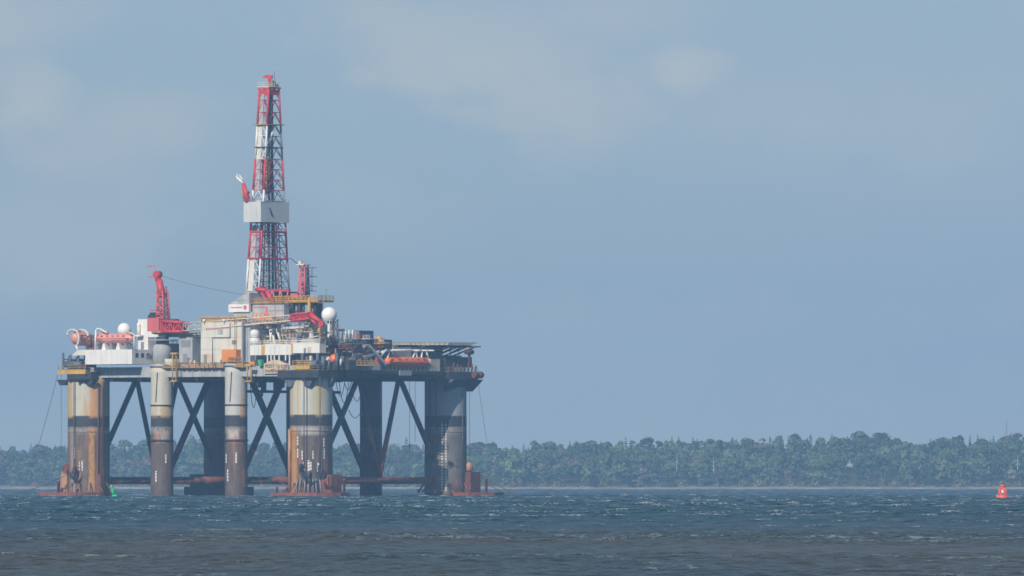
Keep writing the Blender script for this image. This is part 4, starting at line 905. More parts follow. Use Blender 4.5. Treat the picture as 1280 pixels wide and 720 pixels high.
# davits
dvt = Thing('boat_davit', 'pair of white hoop davits holding the end-on lifeboat', 'davit', (b0, -2, za_ - .2))
for vv_ in (-4.7, -1): 
    mb = MB(); pts = [(b0 - 1.6 + 3.2 * 0, vv_, za_ - .2)]
    pts = [(b0 + 2.2 * math.cos(a), vv_, Z(423, b0, -3) + 2.3 * math.sin(a)) for a in [PI * 1.32 - k * PI * 1.64 / 14 for k in range(15)]]
    cz_ = Z(423, b0, -3); ang = [R(-62 + 200 * k / 14) for k in range(15)]
    mb = MB().prism([(b0 + 2.0 * math.cos(a), cz_ + 2.15 * math.sin(a)) for a in ang] + [(b0 + 2.4 * math.cos(a), cz_ + 2.45 * math.sin(a)) for a in reversed(ang)], vv_ - .25, vv_ + .25)
    dvt.part('davit_hoop', mb, 'offwhite')
    dvt.part('davit_leg', MB().bar((b0 + 1.3, vv_, cz_ - 2.0), (b0 + 1.6, vv_, za_ - .1), .3, 6).bar((b0 - 1.6, vv_, cz_ + 1.5), (b0 - 1.9, vv_, cz_ + .6), .22, 6), 'white')
d2 = Thing('boat_cradle', 'white cradle and gallows under the lengthwise faded orange lifeboat', 'davit', (bu, -3.4, za_))
zb_ = Z(423.2, bu, -3.5) - 1.2
for k in range(5):
    x = U(124 + k * 9, -3.4); d2.part('chock', MB().prism([(x - .7, za_), (x + .7, za_), (x + .25, zb_), (x - .25, zb_)], -4.5, -2.0), 'white' if k % 2 else 'midgrey')
d2.part('gallows', MB().path([(U(119, -4.6), -4.6, za_), (U(120, -4.6), -4.6, Z(412, bu, -4)), (U(124, -4.6), -4.6, Z(410.5, bu, -4)), (U(134, -4.6), -4.6, Z(416.2, bu, -4))], .26, 6), 'white')
d2.part('gallows', MB().path([(U(168, -4.6), -4.6, za_), (U(167.6, -4.6), -4.6, Z(418, bu, -4)), (U(160, -4.6), -4.6, Z(415.5, bu, -4))], .2, 6), 'offwhite')
wr = Thing('winch_skid', 'dark red boat winch skid standing between the two faded lifeboats', 'winch', (U(112.5, -2), -2, za_))
wr.part('frame', MB().box((U(109, -3), -3, za_), (U(117, -3), 0, za_ + .4)).bar((U(109.5, -3), -3, za_), (U(109.5, -3), -3, za_ + 3.3), .2).bar((U(116.5, -3), -3, za_), (U(116.5, -3), -3, za_ + 3.5), .2).bar((U(109, -3), -3, za_ + 3.4), (U(117, -3), -3, za_ + 3.5), .25), 'redlead')
wr.part('drum', MB().bar((U(110, -2), -2, za_ + 1.5), (U(116, -2), -2, za_ + 1.5), 1.0, 14), 'brown')
# radomes
def radome(label, px, py, v, r, zbase, mat='radome'):
    u = U(px, v); z = Z(py, u, v); t = Thing('radome', label, 'radome', (u, v, zbase), 'radomes on the rig')
    t.part('dome', MB().ball((u, v, z), r, 1, 28, -.75), mat)
    t.part('pedestal', MB().bar((u, v, zbase), (u, v, z - r * .6), .45, 12), 'offwhite')
    t.part('mounting_ring', MB().lathe((u, v, z - r * .72), [(r * .72, -.15), (r * .76, -.15), (r * .76, .1), (r * .6, .12)], 24), 'grey')
    return t
radome('white radome rising behind the lengthwise faded lifeboat', 155.5, 412.2, 2.5, 1.75, za_)
radome('big white radome on a tall post beside the yellow-topped pipe rack', 411.5, 393.5, 11, 1.95, 33.0)
radome('small white ball radome mounted at the corner of the pale deckhouse beside the crane mast', 173.4, 406, 3.2, .5, Z(420, 10, 3))
single('radar_bar', MB().bar((U(170, 4), 4, Z(399, 10, 4)), (U(176, 4), 4, Z(399, 10, 4)), .1, 5).bar((U(174, 4), 4, Z(402, 10, 4)), (U(174, 4), 4, Z(399, 10, 4)), .1, 5), 'grey', 'thin grey radar scanner on top of the tall narrow white deckhouse', 'radar', (U(174, 4), 4, Z(402, 10, 4)))
# white tank with domed top
u_ = U(318.5, 1.5); z0_t = OB[5]
t = Thing('storage_tank', 'stout white domed tank standing at the end of the long white storey', 'tank', (u_, 1.5, z0_t))
t.part('shell', MB().lathe((u_, 1.5, z0_t), [(1.35, 0), (1.35, 1.7), (.95, 2.1), (1.2, 2.35), (1.2, 3.4), (.8, 3.9), (.1, 4.05)], 24), 'white')
t.part('band', MB().lathe((u_, 1.5, z0_t + 2.0), [(1.0, 0), (1.2, 0), (1.2, .12), (1.0, .12)], 24), 'grey')
# people-sized orange/white drums and skips seen on the deck
def drum(label, px, v, zb, r, h, mat, cat='drum'):
    u = U(px, v); t = Thing('drum', label, cat, (u, v, zb))
    t.part('body', MB().lathe((u, v, zb), [(r, 0), (r, h * .33), (r * 1.04, h * .34), (r * 1.04, h * .36), (r, h * .37), (r, h), (r * .9, h * 1.01)], 18), mat)
    t.part('lid', MB().lathe((u, v, zb + h * 1.01), [(r * .9, 0), (r * .8, .05)], 18), 'grey'); return t
drum('blue drum on the white storey roof beside the yellow banded post', 374.5, 1.2, Z(429, 60, 1), .75, 1.7, 'blue')
def skip(label, px, w_, v, zb, h, mat, cat='container'):
    u = U(px, v); t = Thing('cargo_container', label, cat, (u + w_ / 2, v + 1.2, zb), 'cargo containers on deck')
    t.part('body', MB().box((u, v, zb + .12), (u + w_, v + 2.4, zb + h)), mat)
    mb = MB()
    for k in range(int(w_ / .35)): mb.box((u + .1 + k * .35, v - .06, zb + .2), (u + .25 + k * .35, v - .003, zb + h - .1))
    t.part('corrugation', mb, mat)
    t.part('skid', MB().box((u, v + .2, zb), (u + w_, v + .5, zb + .117)).box((u, v + 1.9, zb), (u + w_, v + 2.2, zb + .117)), 'dark'); return t
skip('small pale cream container on the deck between the crane pedestal and the yellow ladder', 206, 2.6, -.6, 33.05, 1.9, 'offwhite')
skip('rust brown container behind the fore corner winches, under the brown hoses', 424, 4.0, 9.2, 33.0, 2.4, 'brown')

# ================================================================== MOORING LINES
def line(name, label, pts, r=.12, mat='chain'):
    mb = MB().path(pts, r, 5); return single(name, mb, mat, label, 'mooring line', pts[0])
line('mooring_chain', 'rusty mooring chain running from the rack at the rustiest column down into the water', hose((U(101, -6), -6, 7.6), (U(2, -6), -6, .3), 1.2), .09, 'chain')
line('mooring_wire', 'upper of the two dark wires slanting from the farthest corner column into the water', hose((L + 6, W + 5, 6.6), (U(655, W + 6), W + 6, -.2), .5), .11, 'wire')
line('mooring_wire', 'lower of the two dark wires slanting from the farthest corner column into the water', hose((L + 6, W + 5, 5.2), (U(648, W + 6), W + 6, -.3), .5), .11, 'wire')
line('hanging_wire', 'faint slack wire hanging from the end winch platform out over the sea', hose((U(72, -5), -5, 31), (U(48, -5), -5, 13), .4), .06, 'wire')
line('hanging_wire', 'faint wire slanting down from the farthest winch platform beside the trees', hose((L + 6.6, W + 5, 29), (U(610, W + 6), W + 6, 12), .3), .05, 'wire')
for k, (px, v_, zt_, zb_, lab) in enumerate(((92.5, -6, 31, 7, 'anchor chain hanging down the face of the rustiest column'), (380, -6.2, 30, 7, 'anchor chain down the fore corner column, nearer the slender columns'), (400, -5.8, 30, 7, 'anchor chain down the fore corner column, on its shaded side'))):
    u = U(px, v_); single('anchor_chain', MB().bar((u, v_, zb_), (u, v_, zt_), .13, 6), 'chain', lab, 'anchor chain', (u, v_, zb_))
for k, (px, v_, lab) in enumerate(((383, -6.6, 'dark anchor stowed on the fore corner column under the chain nearer the slender columns'), (402, -6.2, 'dark anchor stowed on the fore corner column under the shaded chain'), (93, -6.7, 'dark anchor stowed low on the rustiest column'))):
    u = U(px, v_); z = 4.4
    t = Thing('anchor', lab, 'anchor', (u, v_, z), 'anchors stowed on the columns')
    t.part('shank', MB().bar((u, v_, z), (u, v_, z + 3.2), .22, 6), 'dark')
    t.part('fluke', MB().prism([(u - 1.5, z + 1.9), (u - 1.1, z + .3), (u - .3, z), (u - .3, z + .5)], v_ - .3, v_ + .3), 'dark')
    t.part('fluke', MB().prism([(u + 1.5, z + 1.9), (u + 1.1, z + .3), (u + .3, z), (u + .3, z + .5)], v_ - .3, v_ + .3), 'dark')
# ================================================================== WATER
def grid_mesh(name, X, Y, Zh, mat, attrs=None):
    nr, nc = X.shape
    co = np.stack([X, Y, Zh], -1).reshape(-1, 3).astype(np.float32)
    idx = np.arange(nr * nc).reshape(nr, nc)
    q = np.stack([idx[:-1, :-1], idx[:-1, 1:], idx[1:, 1:], idx[1:, :-1]], -1).reshape(-1, 4)
    return raw_mesh(name, co, q, mat, attrs, True)
def raw_mesh(name, co, q, mat, attrs=None, smooth=False):
    me = bpy.data.meshes.new(name)
    n, k = q.shape
    me.vertices.add(len(co)); me.vertices.foreach_set('co', co.astype(np.float32).ravel())
    me.loops.add(n * k); me.loops.foreach_set('vertex_index', q.astype(np.int32).ravel())
    me.polygons.add(n); me.polygons.foreach_set('loop_start', np.arange(0, n * k, k, dtype=np.int32))
    me.polygons.foreach_set('loop_total', np.full(n, k, dtype=np.int32))
    if smooth: me.polygons.foreach_set('use_smooth', np.ones(n, dtype=bool))
    for nm, (dom, data) in (attrs or {}).items():
        if data.ndim == 1:
            a = me.attributes.new(nm, 'FLOAT', dom); a.data.foreach_set('value', data.astype(np.float32).ravel())
        else:
            a = me.attributes.new(nm, 'FLOAT_COLOR', dom); a.data.foreach_set('color', data.astype(np.float32).ravel())
    me.update(calc_edges=True); me.materials.append(mat)
    o = bpy.data.objects.new(name, me); col.objects.link(o); return o

ys = np.concatenate([np.arange(290, 700, .38), np.arange(700, 1300, .8), np.arange(1300, 2800, 1.3), np.arange(2800, 6300, 2.6)])
lat = np.linspace(-1, 1, 420)
# a fan that widens with distance so far waves are not modelled finer than near ones
Xw = lat[None, :] * (22 + ys[:, None] * .085)
Yw = np.repeat(ys[:, None], len(lat), 1)
Hh = np.zeros_like(Xw); Dx = np.zeros_like(Xw)
wind = R(-62)                                    # travelling to the right and slightly towards the viewer
for k in range(60):
    wl = 1.25 * (8.0 / 1.25) ** rng.random(); th = wind + rng.normal(0, .8)
    kk = 2 * PI / wl; amp = .0135 * wl ** .55 * (.6 + .8 * rng.random())
    ph = kk * (Xw * math.cos(th) + Yw * math.sin(th)) + rng.random() * 2 * PI
    spc = np.gradient(ys)[:, None]
    fade = np.clip((wl / spc - 1.6) / 1.2, 0, 1) * (1 - np.clip((wl - 2.5) / 2.5, 0, .72) * np.clip((1250 - ys[:, None]) / 450, 0, 1))
    Hh += amp * fade * (np.sin(ph) + .22 * np.cos(2 * ph))
    Dx += amp * fade * kk * np.cos(ph)
# patches of stronger and weaker chop
gust = np.zeros_like(Xw)
for k in range(14):
    wl = 60 + 260 * rng.random(); th = rng.random() * 2 * PI
    gust += np.sin(2 * PI / wl * (Xw * math.cos(th) + Yw * math.sin(th)) + rng.random() * 6)
Hh *= (1 + .07 * gust) * np.interp(ys, [350, 1100, 1500, 6000], [.62, .75, 1.05, 1.7])[:, None]
sd_ = Hh.std(1)[:, None] + 1e-3
crest = np.clip(Hh / sd_ + .12 * gust, -3, 3)
# wash round the columns and racks
for i in range(4):
    for vv in (0, W):
        uu = L / 3 * i; wx_ = OX + uu * C_ + vv * S_; wy_ = OY - uu * S_ + vv * C_
        dd_ = np.hypot(Xw - wx_, Yw - wy_); rr_ = 5.4 if i in (0, 3) else 2.9
        if i in (0, 3) and not (i == 0 and vv > 0): rr_ = 9.5
        crest += 4.2 * np.exp(-((dd_ - rr_ - .6) / 1.7) ** 2)
mw, nt, b = new_mat('sea_water')
tc = nt.nodes.new('ShaderNodeTexCoord'); sp = nt.nodes.new('ShaderNodeSeparateXYZ'); nt.links.new(tc.outputs['Object'], sp.inputs[0])
# silt-laden water over the near flats, clear deep water beyond: a real change of the water itself
nz = noise(nt, .006, (1, .35, 1), 4)
yy = nt.nodes.new('ShaderNodeMath'); yy.operation = 'MULTIPLY_ADD'; nt.links.new(nz, yy.inputs[0]); yy.inputs[1].default_value = 500; nt.links.new(sp.outputs[1], yy.inputs[2])
mr = nt.nodes.new('ShaderNodeMapRange'); mr.inputs[1].default_value = 860; mr.inputs[2].default_value = 1180; nt.links.new(yy.outputs[0], mr.inputs[0])
n2 = noise(nt, .03, (1, .12, 1), 4)
NEAR, NEAR2 = (.048, .052, .046), (.024, .042, .056)
FAR, FAR2 = (.001, .037, .052), (.001, .024, .037)
near = mix(nt, ramp(nt, n2, [(.4, (0, 0, 0)), (.62, (1, 1, 1))]), NEAR, NEAR2)
far = mix(nt, ramp(nt, n2, [(.35, (0, 0, 0)), (.65, (1, 1, 1))]), FAR, FAR2)
wc = mix(nt, mr.outputs[0], near, far)
at = nt.nodes.new('ShaderNodeAttribute'); at.attribute_name = 'crest'
fn = noise(nt, 3.4, (.8, .6, 1), 6, .75)
fn2 = noise(nt, .11, (1, .3, 1), 3)
def mth(op, a, b_=0.0, c=None):
    n = nt.nodes.new('ShaderNodeMath'); n.operation = op
    for i, v in enumerate((a, b_) if c is None else (a, b_, c)):
        if isinstance(v, (int, float)): n.inputs[i].default_value = v
        else: nt.links.new(v, n.inputs[i])
    return n.outputs[0]
fm = mth('ADD', mth('MULTIPLY', at.outputs['Fac'], .10), mth('ADD', fn, mth('MULTIPLY', fn2, .55)))
FT0, FT1 = 1.06, 1.13
fr = nt.nodes.new('ShaderNodeMapRange'); fr.inputs[1].default_value = FT0; fr.inputs[2].default_value = FT1; nt.links.new(fm, fr.inputs[0])
# the silty shallows break less than the deep water
fw = nt.nodes.new('ShaderNodeMapRange'); fw.inputs[3].default_value = .34; fw.inputs[4].default_value = .85
nt.links.new(mr.outputs[0], fw.inputs[0]); foam = mth('MULTIPLY', fr.outputs[0], fw.outputs[0])
nt.links.new(mix(nt, foam, wc, (.42, .48, .50)), b.inputs['Base Color'])
nt.links.new(mth('MULTIPLY_ADD', foam, .5, .28), b.inputs['Roughness'])
b.inputs['IOR'].default_value = 1.12; b.inputs['Specular IOR Level'].default_value = .5
b1 = nt.nodes.new('ShaderNodeBump'); b1.inputs['Distance'].default_value = .3; b1.inputs['Strength'].default_value = 1
nt.links.new(noise(nt, .9, (1.0, .8, 1), 6, .62), b1.inputs['Height']); nt.links.new(b1.outputs[0], b.inputs['Normal'])
sea = grid_mesh('sea', Xw, Yw, Hh, mw, {'crest': ('POINT', crest.ravel())})
sea['kind'] = 'structure'
bed = MB().box((-2400, -200, -3.0), (2400, 8900, -1.2)).build('sea_beyond', mw); bed['kind'] = 'structure'

# ================================================================== LAND
def px2x(px, Y): return (px - 640) * Y / F
SK = [(-400, 556, 1), (0, 558, 1), (120, 557, 1), (200, 554, 1), (255, 549, 1), (300, 552, 1), (400, 556, 1), (500, 555, 1), (600, 554, 0), (660, 554.5, 0), (760, 553, 0),
      (800, 549.5, 0), (880, 549, 0), (990, 546.5, 0), (1050, 548, 0), (1105, 545.5, 0), (1150, 554, 0), (1205, 550, 0), (1262, 544, 0), (1300, 544, 0), (1700, 548, 0)]
def skyl(px): return np.interp(px, [s[0] for s in SK], [s[1] for s in SK])
def woodline(px): return np.interp(px, [380, 620], [6900, 6090])       # the wood stands farther back on the left, behind a sand spit
DEPTHW = 170.0
TREEH = 11.5
def terrain(x, y):
    px = 640 + x * F / np.maximum(y, 100)
    w = woodline(px); d = y - 6040
    beach = np.clip(d / 14, 0, 1) * np.interp(px, [300, 620], [1.5, 1.15]) + np.clip((d + 40) / 40, 0, 1) * .25 - .25
    ridge = CH + (HY - skyl(px)) * (w + DEPTHW) / F - TREEH
    t = np.clip((y - w) / DEPTHW, 0, 1); t = t ** .8
    hump = .8 * np.sin(x / 23.0) * np.sin(y / 31.0) * (t > 0) * np.clip(t * 4, 0, 1)
    return np.where(d < -40, -2, beach + t * (ridge - 1.5) + hump)
gx = np.linspace(-620, 620, 220); gy = np.concatenate([np.arange(5990, 6080, 3.0), np.arange(6080, 7300, 12.0), np.arange(7300, 8800, 120.0)])
GX, GY = np.meshgrid(gx, gy)
ml, nt, b = new_mat('shore_ground')
tc = nt.nodes.new('ShaderNodeTexCoord'); sp = nt.nodes.new('ShaderNodeSeparateXYZ'); nt.links.new(tc.outputs['Object'], sp.inputs[0])
mr = nt.nodes.new('ShaderNodeMapRange'); mr.inputs[1].default_value = 1.3; mr.inputs[2].default_value = 2.4; nt.links.new(sp.outputs[2], mr.inputs[0])
sandc = mix(nt, ramp(nt, noise(nt, .06, (1, 1, 3), 5), [(.4, (0, 0, 0)), (.62, (1, 1, 1))]), (.22, .19, .14), (.38, .33, .26))
nt.links.new(mix(nt, mr.outputs[0], sandc, mix(nt, noise(nt, .05, detail=4), (.05, .06, .025), (.10, .085, .045))), b.inputs['Base Color'])
b.inputs['Roughness'].default_value = .95; b.inputs['Specular IOR Level'].default_value = .1
land = grid_mesh('shore_terrain', GX, GY, terrain(GX, GY), ml); land['kind'] = 'structure'

# ---- trees
mf, nt, b = new_mat('foliage')
at = nt.nodes.new('ShaderNodeAttribute'); at.attribute_name = 'tint'
nt.links.new(mix(nt, noise(nt, .5, detail=3), at.outputs['Color'], (.05, .05, .03)), b.inputs['Base Color'])
nt.links.new(at.outputs['Color'], b.inputs['Base Color'])
b.inputs['Roughness'].default_value = .8; b.inputs['Specular IOR Level'].default_value = .15
mt = paint('bark', (.10, .08, .065), 0); mbirch = paint('birch_bark', (.55, .53, .50), 0)

def quads(P, size, nrm=None):
    """one leaf-clump quad per point, random tilt"""
    n = len(P)
    a = rng.normal(size=(n, 3)); a /= np.linalg.norm(a, axis=1)[:, None]
    if nrm is not None:
        a = a * .75 + nrm; a /= np.linalg.norm(a, axis=1)[:, None]
    h = rng.normal(size=(n, 3)); e1 = np.cross(a, h); e1 /= np.linalg.norm(e1, axis=1)[:, None]; e2 = np.cross(a, e1)
    s = (size * (.6 + .8 * rng.random(n)))[:, None] / 2
    s2 = s * (.55 + .5 * rng.random(n))[:, None]
    return np.stack([P - e1 * s, P - e2 * s2 * 1.0, P + e1 * s, P + e2 * s2], 1).reshape(-1, 3)
def broad(h, w, n=300, low=.12, size=1.35):
    nb = rng.integers(6, 11); pts = []; nr = []
    per = n // nb
    for i in range(nb):
        t = rng.random()
        z = h * (low + (1 - low) * (.18 + .72 * t)); rr = w / 2 * (.95 - .62 * abs(t - .35) / .65)
        a = rng.random() * 2 * PI; q = rr * (.25 + .55 * rng.random())
        br = w * (.17 + .13 * rng.random())
        d = rng.normal(size=(per, 3)); d /= np.linalg.norm(d, axis=1)[:, None]; d[:, 2] = np.abs(d[:, 2]) * 1.0 - .25 * (rng.random(per))
        pts.append(np.array([q * math.cos(a), q * math.sin(a), min(z, h - br * .8)]) + d * br * (.75 + .4 * rng.random(per))[:, None] * np.array([1, 1, .85])); nr.append(d)
    return quads(np.concatenate(pts), np.full(per * nb, size), np.concatenate(nr))
def conif(h, w, n=220, size=1.0, narrow=1.0):
    t = rng.random(n) ** .75
    t = np.round(t * 11) / 11 * .5 + t * .5
    a = rng.random(n) * 2 * PI; r = w / 2 * (1 - t) ** narrow * (.45 + .6 * rng.random(n)) + .1
    P = np.stack([r * np.cos(a), r * np.sin(a), h * (.08 + .92 * t) - r * .25], 1)
    return quads(P, np.full(n, size) * (1 - .45 * t), np.stack([np.cos(a), np.sin(a), .8 + 0 * a], 1))
def shrub(h, w, n=110):
    d = rng.normal(size=(n, 3)); d /= np.linalg.norm(d, axis=1)[:, None]; d[:, 2] = np.abs(d[:, 2])
    return quads(d * np.array([w / 2, w / 2, h]) * (.6 + .4 * rng.random(n))[:, None], np.full(n, 1.1), d)
kinds = [broad(1.0 * 12, 11, 380) for _ in range(7)] + [broad(12, 7, 260, .05) for _ in range(4)] + [conif(13, 5.6) for _ in range(4)] + [shrub(4, 6) for _ in range(3)]
TINT = [(.065, .085, .036), (.080, .098, .042), (.095, .110, .046), (.050, .066, .034), (.12, .100, .050), (.105, .075, .045), (.07, .092, .055), (.125, .125, .06), (.095, .082, .055)]
TW = np.array([.20, .22, .15, .14, .07, .05, .10, .04, .07]); TW = TW / TW.sum()
CT = [(.018, .032, .018), (.025, .04, .022)]
VV = []; CC = []
def put(k, x, y, z, s, tint, yaw):
    v = kinds[k]; c, s_ = math.cos(yaw), math.sin(yaw)
    sx = s * (.85 + .3 * rng.random())
    VV.append(np.stack([x + sx * (v[:, 0] * c - v[:, 1] * s_), y + sx * (v[:, 0] * s_ + v[:, 1] * c), z + s * v[:, 2]], 1))
    nf = len(v) // 4; br = .82 + .36 * rng.random(nf)
    CC.append(np.concatenate([np.array(tint)[None, :] * br[:, None], np.ones((nf, 1))], 1))
for row in range(24):
    dy = row / 23 * (DEPTHW + 30)
    x = -470.0
    while x < 470:
        x += 5.2 + 5.5 * rng.random()
        px = 640 + x * F / (6400 if x > -50 else 7000)
        y = woodline(px) + dy + rng.normal(0, 2.5); z = float(terrain(np.array(x), np.array(y)))
        if row == 0:
            k = rng.integers(15, 18); s = .7 + .9 * rng.random(); tint = [(.17, .16, .09), (.12, .13, .06), (.15, .11, .07), (.06, .07, .035)][rng.integers(4)]
        else:
            patch = math.sin(x / 37 + dy / 25) + math.sin(x / 17 - dy / 41 + 2)
            con = rng.random() < (.15 + .16 * (patch > 1.0) + (.25 if 1140 < px < 1250 and row > 15 else 0))
            k = rng.integers(11, 15) if con else rng.integers(0, 11)
            s = (.6 + .62 * rng.random() ** 1.3 + (.22 if rng.random() < .07 else 0)) * (1.0 if row < 20 else .93)
            if row > 20: s = min(s, 1.0)
            tint = CT[rng.integers(2)] if con else TINT[rng.choice(len(TINT), p=TW)]
            big = math.sin(x / 29 + 1.3 * math.sin(dy / 30)) * math.sin(dy / 22 + x / 61)
            g_ = math.exp(rng.normal(0, .20) + .30 * big); tint = tuple(min(.26, c * g_ * k_) for c, k_ in zip(tint, (1.22, 1.4, 1.45)))
        if abs(640 + x * F / y - 1062) < 10 and y < 6205:              # the clearing round the cottage
            k = rng.integers(15, 18); s = .6
        put(k, x, y, z - .3, s, tint, rng.random() * 6.3)
co = np.concatenate(VV); tint = np.concatenate(CC)
wood = raw_mesh('hillside_wood', co, np.arange(len(co)).reshape(-1, 4), mf, {'tint': ('FACE', tint)})
wood['kind'] = 'stuff'
print('wood quads', len(co) // 4)

def tree(name, label, px, topy, kind, tint, w, dy=165.0, group=None, trunk='bark', h=None, basey=None):
    """a tree one can tell apart: trunk and crown; its top reaches picture height topy as seen from the shore opposite"""
    y = float(woodline(px)) + dy; x = px2x(px, y)
    z = float(terrain(np.array(x), np.array(y)))
    top = CH + (HY - topy) * y / F
    hh = max(4.0, top - z) if h is None else h
    if h is not None: z = top - h
    o = bpy.data.objects.new(name, None); col.objects.link(o); o.location = (x, y, z); o['label'] = label; o['category'] = 'tree'
    if group: o['group'] = group
    t = MB(); n = 5
    for i in range(n):
        a, b_ = i / n, (i + 1) / n
        t.bar((0, 0, hh * .82 * a), (0, 0, hh * .82 * b_), .22 * (1 - a) + .05, 6, .22 * (1 - b_) + .05)
    for i in range(5):
        a = random.random() * 6.3; zz = hh * (.3 + .1 * i); t.bar((0, 0, zz), (math.cos(a) * w * .3, math.sin(a) * w * .3, zz + w * .22), .1, 5, .04)
    t.build('trunk', mbirch if trunk == 'birch' else mt, o)
    if kind == 'c': v = conif(hh, w, 320)
    elif kind == 'p': v = np.concatenate([broad(hh, w, 260, .62, 1.1)])
    else: v = broad(hh, w, 480, .1 if kind == 'b' else .5, 1.15)
    nf = len(v) // 4; br = .72 + .56 * rng.random(nf)
    c = raw_mesh('crown', v, np.arange(len(v)).reshape(-1, 4), mf, {'tint': ('FACE', np.concatenate([np.array(tint)[None, :] * br[:, None], np.ones((nf, 1))], 1))})
    c.parent = o
    return o
DK = (.022, .036, .022)
tree('conifer_tree', 'dark pointed conifer breaking the skyline between the rig and the dark round trees', 782, 547.0, 'c', DK, 6)
tree('broadleaf_tree', 'dark round crowned tree on the skyline just beyond the pointed conifer', 808, 546.8, 'b', (.035, .045, .025), 13)
tree('conifer_tree', 'slim spiky conifer rising from the middle of the wooded skyline', 840, 545.5, 'c', DK, 5)
tree('conifer_tree', 'stubby dark conifer on the skyline above the two pale birch trunks', 866, 546.5, 'c', DK, 6)
tree('broadleaf_tree', 'tall dark tree on the skyline above the pale green bushes near the shore', 993, 542.3, 'b', (.04, .05, .03), 10)
tree('conifer_tree', 'broad blue-dark conifer standing proud of the skyline above the white house', 1040, 542.8, 'c', DK, 9)
tree('broadleaf_tree', 'highest clump of broad dark crowns, topmost tree of the long wooded ridge', 1101, 541.0, 'b', (.045, .055, .03), 17)
tree('broadleaf_tree', 'spreading tree on the ridge just before the dip in the skyline', 1120, 546.0, 'b', (.05, .055, .03), 10)
tree('conifer_tree', 'thin pointed conifer in the dip of the skyline past the highest crowns', 1163, 548.0, 'c', DK, 4)
tree('conifer_tree', 'pointed conifer nearest the thin radio mast, on the mast\'s seaward side', 1222, 543.5, 'c', DK, 5)
tree('broadleaf_tree', 'brownish round tree on the skyline just beyond the radio mast', 1270, 541.5, 'b', (.075, .055, .035), 12)
tree('broadleaf_tree', 'lone bump of dark crown on the far skyline behind the rig legs', 255, 545.5, 'b', (.04, .05, .03), 18, 170)
tree('broadleaf_tree', 'small tree topping the low skyline beside the rig\'s farthest corner column', 617, 551.0, 'b', (.05, .055, .03), 8)
tree('broadleaf_tree', 'dark low tree at the back of the beach, nearer the rig of two', 742, 594.0, 'b', (.018, .028, .03), 6.5, -9)
tree('broadleaf_tree', 'dark low tree at the back of the beach, farther from the rig of two', 785, 595.0, 'b', (.018, .028, .03), 8, -9)
tree('birch_tree', 'tall thin birch with a pale bare trunk, nearer the rig of the close pair', 846, 561, 'p', (.10, .11, .05), 3.2, 4, None, 'birch', 13)
tree('birch_tree', 'tall thin birch with a pale bare trunk, farther from the rig of the close pair', 892, 563, 'p', (.10, .11, .05), 3.2, 4, None, 'birch', 13)
tree('birch_tree', 'lone pale birch trunk in the wood below the radio mast', 1272, 560, 'p', (.10, .10, .05), 3.0, 4, None, 'birch', 13)
tree('broadleaf_tree', 'bright pale green rounded tree low on the slope beside the white house', 1022, 574, 'b', (.15, .20, .06), 14, 4)
tree('broadleaf_tree', 'dark blue-green tree standing over the white house on the slope', 1068, 560, 'b', (.03, .045, .03), 12, 125)

# ---- white house in the wood
y = 6185.0; x = px2x(1062, y)
zz = max(float(terrain(np.array(x), np.array(y))) + 1.0, CH + (HY - 589.5) * y / F)
h = Thing('cottage', 'small white gabled cottage half hidden among trees on the far wooded shore', 'house', (x, y, zz), frame=WORLD)
h.part('wall', MB().box((x - 2.4, y, zz - 1.2), (x + 2.4, y + 6, zz + 1.4)).prism([(x - 2.4, zz + 1.4), (x + 2.4, zz + 1.4), (x, zz + 3.2)], y, y + 6, 'v'), 'grey')
rf = h.part('roof', MB().prism([(x - 2.8, zz + 1.25), (x, zz + 3.35), (x, zz + 3.6), (x - 2.95, zz + 1.4)], y - .3, y + 6.3).prism([(x, zz + 3.35), (x + 2.8, zz + 1.25), (x + 2.95, zz + 1.4), (x, zz + 3.6)], y - .3, y + 6.3), 'midgrey')
h.part('chimney', MB().box((x - .4, y + 3, zz + 3.2), (x + .4, y + 3.8, zz + 4.5)), 'midgrey', rf)
h.part('window', MB().box((x - 1.5, y - .08, zz - .8), (x - .6, y - .003, zz + .4)), 'glass')
h.part('window', MB().box((x + .6, y - .08, zz - .8), (x + 1.5, y - .003, zz + .4)), 'glass')

# ---- radio mast on the ridge
y = 6290.0; x = px2x(1258, y); z0 = float(terrain(np.array(x), np.array(y))); zt = CH + (HY - 519) * y / F
r = Thing('radio_mast', 'thin grey radio mast rising above the wooded ridge', 'mast', (x, y, z0), frame=WORLD)
r.part('lattice_mast', lattice((x, y, z0), (x, y, zt - 5), .8, .5, 18, .12, .07), 'midgrey')
r.part('aerial', MB().bar((x, y, zt - 5), (x, y, zt), .09, 6, .05).bar((x - .6, y, zt - 6), (x + .6, y, zt - 6), .06).bar((x - .5, y, zt - 7.5), (x + .5, y, zt - 7.5), .06), 'midgrey')

